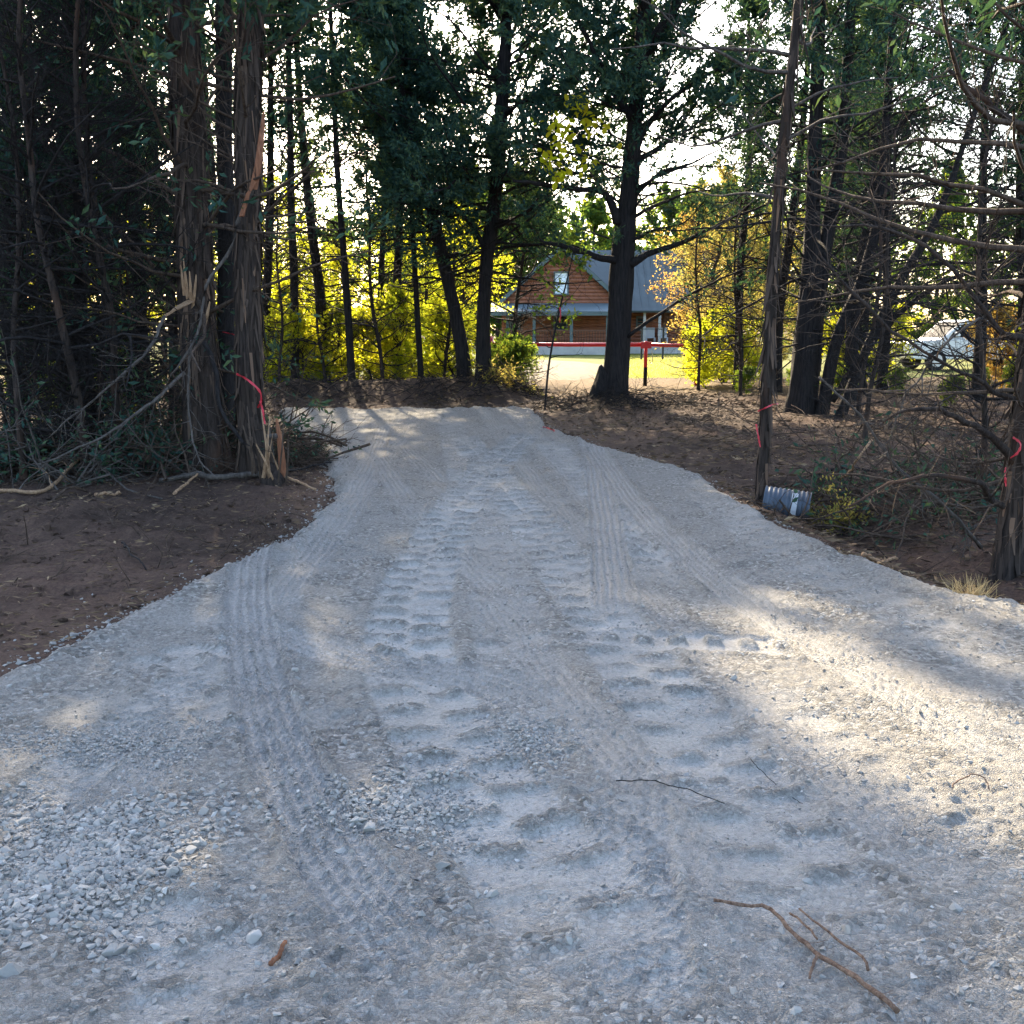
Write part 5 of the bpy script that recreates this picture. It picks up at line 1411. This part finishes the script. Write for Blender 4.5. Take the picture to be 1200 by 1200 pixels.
# jagged broken stub beside the big tree's base
b = MB(); o0 = P(702, 470, 20.6); o0[2] = float(soil_h(np.array([o0[0]]), np.array([20.6]))[0])
splinter([(0, 0, -.1), (.02, 0, .25), (.05, 0, .45), (.03, 0, .62)], .26, .2, 40, b); splinter([(-.1, 0, -.1), (-.08, 0, .1), (-.1, .02, .25)], .2, .2, 41, b)
tag(b.build('broken_stub', M['bark_dark'], None, loc=tuple(o0)), 'jagged dark stub against the base of the big tree before the house', 'stump')

# brush heaps: uncountable slash
def brush(name, label, cx, cy, rx, ry, h, n, seed, mat='bark_brown', leafm=None, ln=(.4, 1.4), nl=0, lsz=(.05, .1)):
    r_ = np.random.default_rng(seed)
    a = r_.uniform(0, 6.28, n); q = np.sqrt(r_.uniform(0, 1, n))
    x = cx + rx * q * np.cos(a); yv = cy + ry * q * np.sin(a)
    z = soil_h(x, yv) + np.abs(r_.normal(0, h * .5, n)) * (1 - q * .6)
    az = r_.uniform(0, 6.28, n); el = r_.normal(.1, .4, n)
    d = np.stack([np.cos(az) * np.cos(el), np.sin(az) * np.cos(el), np.sin(el)], 1)
    L = r_.uniform(*ln, n)
    st_ = np.stack([x, yv, z], 1) - d * L[:, None] * .5
    st_[:, 2] = np.maximum(st_[:, 2], soil_h(st_[:, 0], st_[:, 1]) + .01)
    P1 = grow(st_, d, L, 6, .14, -.03, r_)
    g = Geo(); r0 = .003 + .006 * L * r_.uniform(.5, 1.5, n)
    v, f = tubes(P1, r0, r0 * .3, 5); g.add(v, f)
    c, t, own, u = along(P1, 4, r_, .2, 1); P2 = grow(c, side_dirs(t, .8, r_), L[own] * r_.uniform(.15, .4, len(own)), 4, .2, 0, r_)
    v, f = tubes(P2, r0[own] * .45, r0[own] * .15, 3); g.add(v, f)
    root = g.build(name, M[mat], None, True)
    tag(root, label, 'brush', kind='stuff')
    if nl:
        lf = Geo()
        c4, t4, o4, u4 = along(P2, nl, r_, .2, 1.05)
        keep = _hash(own[o4], own[o4] * 0, seed) < .55
        c4 = c4[keep]; t4 = t4[keep]; Ls = r_.uniform(*lsz, len(c4))
        v, f = leaves(c4 + r_.normal(0, .03, c4.shape), t4 + r_.normal(0, .7, c4.shape), Ls, Ls * .4, r_); lf.add(v, f)
        o = lf.build('needles', M[leafm], root, False)
    return root
ca = G(160, 545); brush('brush_heap', 'heap of dead twigs and cedar slash under the left cedars', ca[0], ca[1] + .3, 2.0, 1.5, .8, 430, 1, 'bark_brown', 'cedar_leaf', (.5, 1.9), nl=7)
ca = G(20, 560); brush('brush_heap', 'dead twig slash at the outer end of the left soil', ca[0], ca[1] + .4, 1.6, 1.3, .6, 260, 2, 'bark_grey', 'cedar_leaf', (.5, 1.7), nl=4)
ca = G(290, 548); brush('brush_heap', 'litter of bark strips and twigs round the splintered stump', ca[0], ca[1], .75, .6, .28, 150, 3, 'bark_brown', None, (.2, .7))
ca = G(352, 534); brush('brush_heap', 'flat pile of brown sticks behind the splintered stump', ca[0], ca[1], .42, 1.3, .10, 170, 4, 'bark_brown', None, (.3, .9))
ca = G(1090, 590); brush('brush_heap', 'twiggy slash and cedar sprigs in the ditch right of the pipe', ca[0], ca[1], 1.4, 1.4, .25, 260, 5, 'bark_brown', 'cedar_leaf', nl=3)
ca = G(960, 592); brush('brush_heap', 'olive cedar sprigs beside the open end of the pipe', ca[0] + .1, ca[1], .32, .35, .18, 60, 6, 'bark_brown', 'olive_leaf', (.2, .5), nl=14, lsz=(.03, .06))
brush('brush_heap', 'dark slash along the bank at the end of the drive', -2.6, 22.4, 3.2, .9, .22, 260, 7, 'bark_dark', None, (.3, 1.2))
ca = P(600, 440, 23); brush('brush_heap', 'leafy slash heap at the foot of the cedars by the gate opening', ca[0], 22.9, .7, .6, .45, 130, 8, 'bark_brown', 'olive_leaf', (.4, 1.1), nl=6)
brush('brush_heap', 'dark slash and twigs on the mound round the big tree', 2.0, 19.9, 1.6, 1.1, .12, 240, 9, 'bark_dark', None, (.25, .9))
brush('brush_heap', 'thin dead twigs strewn under the many-stemmed cedar', 5.2, 15.5, 2.8, 3.5, .12, 250, 10, 'bark_brown', None, (.25, 1.0))

ca = G(120, 650); brush('brush_heap', 'thin scatter of twigs and roots on the churned left soil', ca[0], ca[1] + .3, 1.6, 1.4, .015, 150, 11, 'bark_brown', None, (.06, .4))
ca = G(1010, 600); brush('brush_heap', 'thin scatter of twigs on the soil between the pipe and the dry grass', ca[0] + .5, ca[1] - .2, 1.6, 1.8, .03, 170, 12, 'bark_brown', None, (.08, .5))
# litter: straw, needles, leaf bits
def litter(name, label, n, box, seed, size, parent=None, up=.15, mat='litter', asp=(.08, .5)):
    r_ = np.random.default_rng(seed)
    x = r_.uniform(box[0], box[1], n); yv = box[2] * (box[3] / box[2]) ** r_.uniform(0, 1, n)
    e = edge(x, yv)
    k = (e < 0.03) & (fbm(x, yv, .8, 2, 55) > r_.uniform(-.8, .3, n))
    x = x[k]; yv = yv[k]; n = len(x)
    z = soil_h(x, yv) + r_.uniform(.004, .03, n)
    az = r_.uniform(0, 6.28, n); el = r_.normal(0, up, n)
    d = np.stack([np.cos(az) * np.cos(el), np.sin(az) * np.cos(el), np.sin(el)], 1)
    L = r_.uniform(*size, n)
    v, f = leaves(np.stack([x, yv, z], 1), d, L, L * r_.uniform(*asp, n), r_)
    g = Geo(); g.add(v, f)
    o = g.build(name, M[mat], parent, False); o['kind'] = 'stuff'
    if parent is None: tag(o, label, 'litter')
    return o
litter('leaf_litter', '', 32000, (0.3, 9, 5.2, 22), 1, (.03, .13), ground, asp=(.04, .35))
litter('leaf_litter', '', 11000, (-6.5, -1.0, 5.0, 12), 2, (.02, .09), ground, asp=(.04, .25))
litter('leaf_litter', '', 7000, (-7, 5, 19, 26), 3, (.05, .16), ground)

# clods of soil
r_ = np.random.default_rng(12)
n = 3600; x = r_.uniform(-5.5, -1.2, n); yv = r_.uniform(5, 11.5, n)
x2 = r_.uniform(1.5, 7, 1600); y2 = r_.uniform(6, 20, 1600); x = np.concatenate([x, x2]); yv = np.concatenate([yv, y2])
k = (edge(x, yv) < .04) & (fbm(x, yv, .9, 2, 66) > r_.uniform(-.6, .5, len(x)))
cl = np.stack([x, yv], 1)[k]
o = scatter_mesh('soil_clods', SP_, cl, soil_h(cl[:, 0], cl[:, 1]), r_.uniform(.008, .06, len(cl)) * r_.uniform(.2, 1, len(cl)) ** 2, r_, M['soil'], ground, sink=.1)
o['kind'] = 'stuff'
# dry grass tuft on the right lip
ca = gs(1140, 700, 0); r_ = np.random.default_rng(3); n = 170
bs = np.stack([ca[0] + r_.normal(0, .05, n), ca[1] + r_.normal(0, .03, n), np.full(n, ca[2])], 1); bs[:, 2] = surf(bs[:, 0], bs[:, 1]) - .01
d = np.stack([r_.normal(0, .55, n), r_.normal(0, .5, n), np.ones(n)], 1)
Pg = grow(bs, d, r_.uniform(.05, .19, n), 5, .12, -.10, r_)
v, f = tubes(Pg, np.full(n, .0022), np.full(n, .0006), 3)
g = Geo(); g.add(v - ca, f); o = g.build('grass_tuft', M['dry_grass'], None, False); o.location = tuple(ca)
tag(o, 'dry straw-coloured grass tuft on the right gravel lip', 'grass tuft')

# lawn blades
r_ = np.random.default_rng(4); n = 22000
yv = 33 * (60 / 33) ** r_.uniform(0, 1, n); xx = r_.uniform(-.02, .22, n) * yv
bs = np.stack([xx, yv, np.full(n, .02)], 1)
d = np.stack([r_.normal(0, .4, n), r_.normal(0, .4, n), np.ones(n)], 1)
lc = np.abs(xx - (0.8 + 3.2 * np.clip((yv - 31) / 26, 0, 1))) > 2.1
bs = bs[lc]; d = d[lc]; n = len(bs)
L = r_.uniform(.04, .09, n); v, f = leaves(bs, d, L, L * .3, r_)
lane_c = 0.8 + 3.2 * (yv - 31) / 26
g = Geo(); g.add(v, f); o = g.build('grass_blades', M['grass'], None, False)
tag(o, 'short sunlit grass on the lawn before the house', 'grass', kind='stuff')
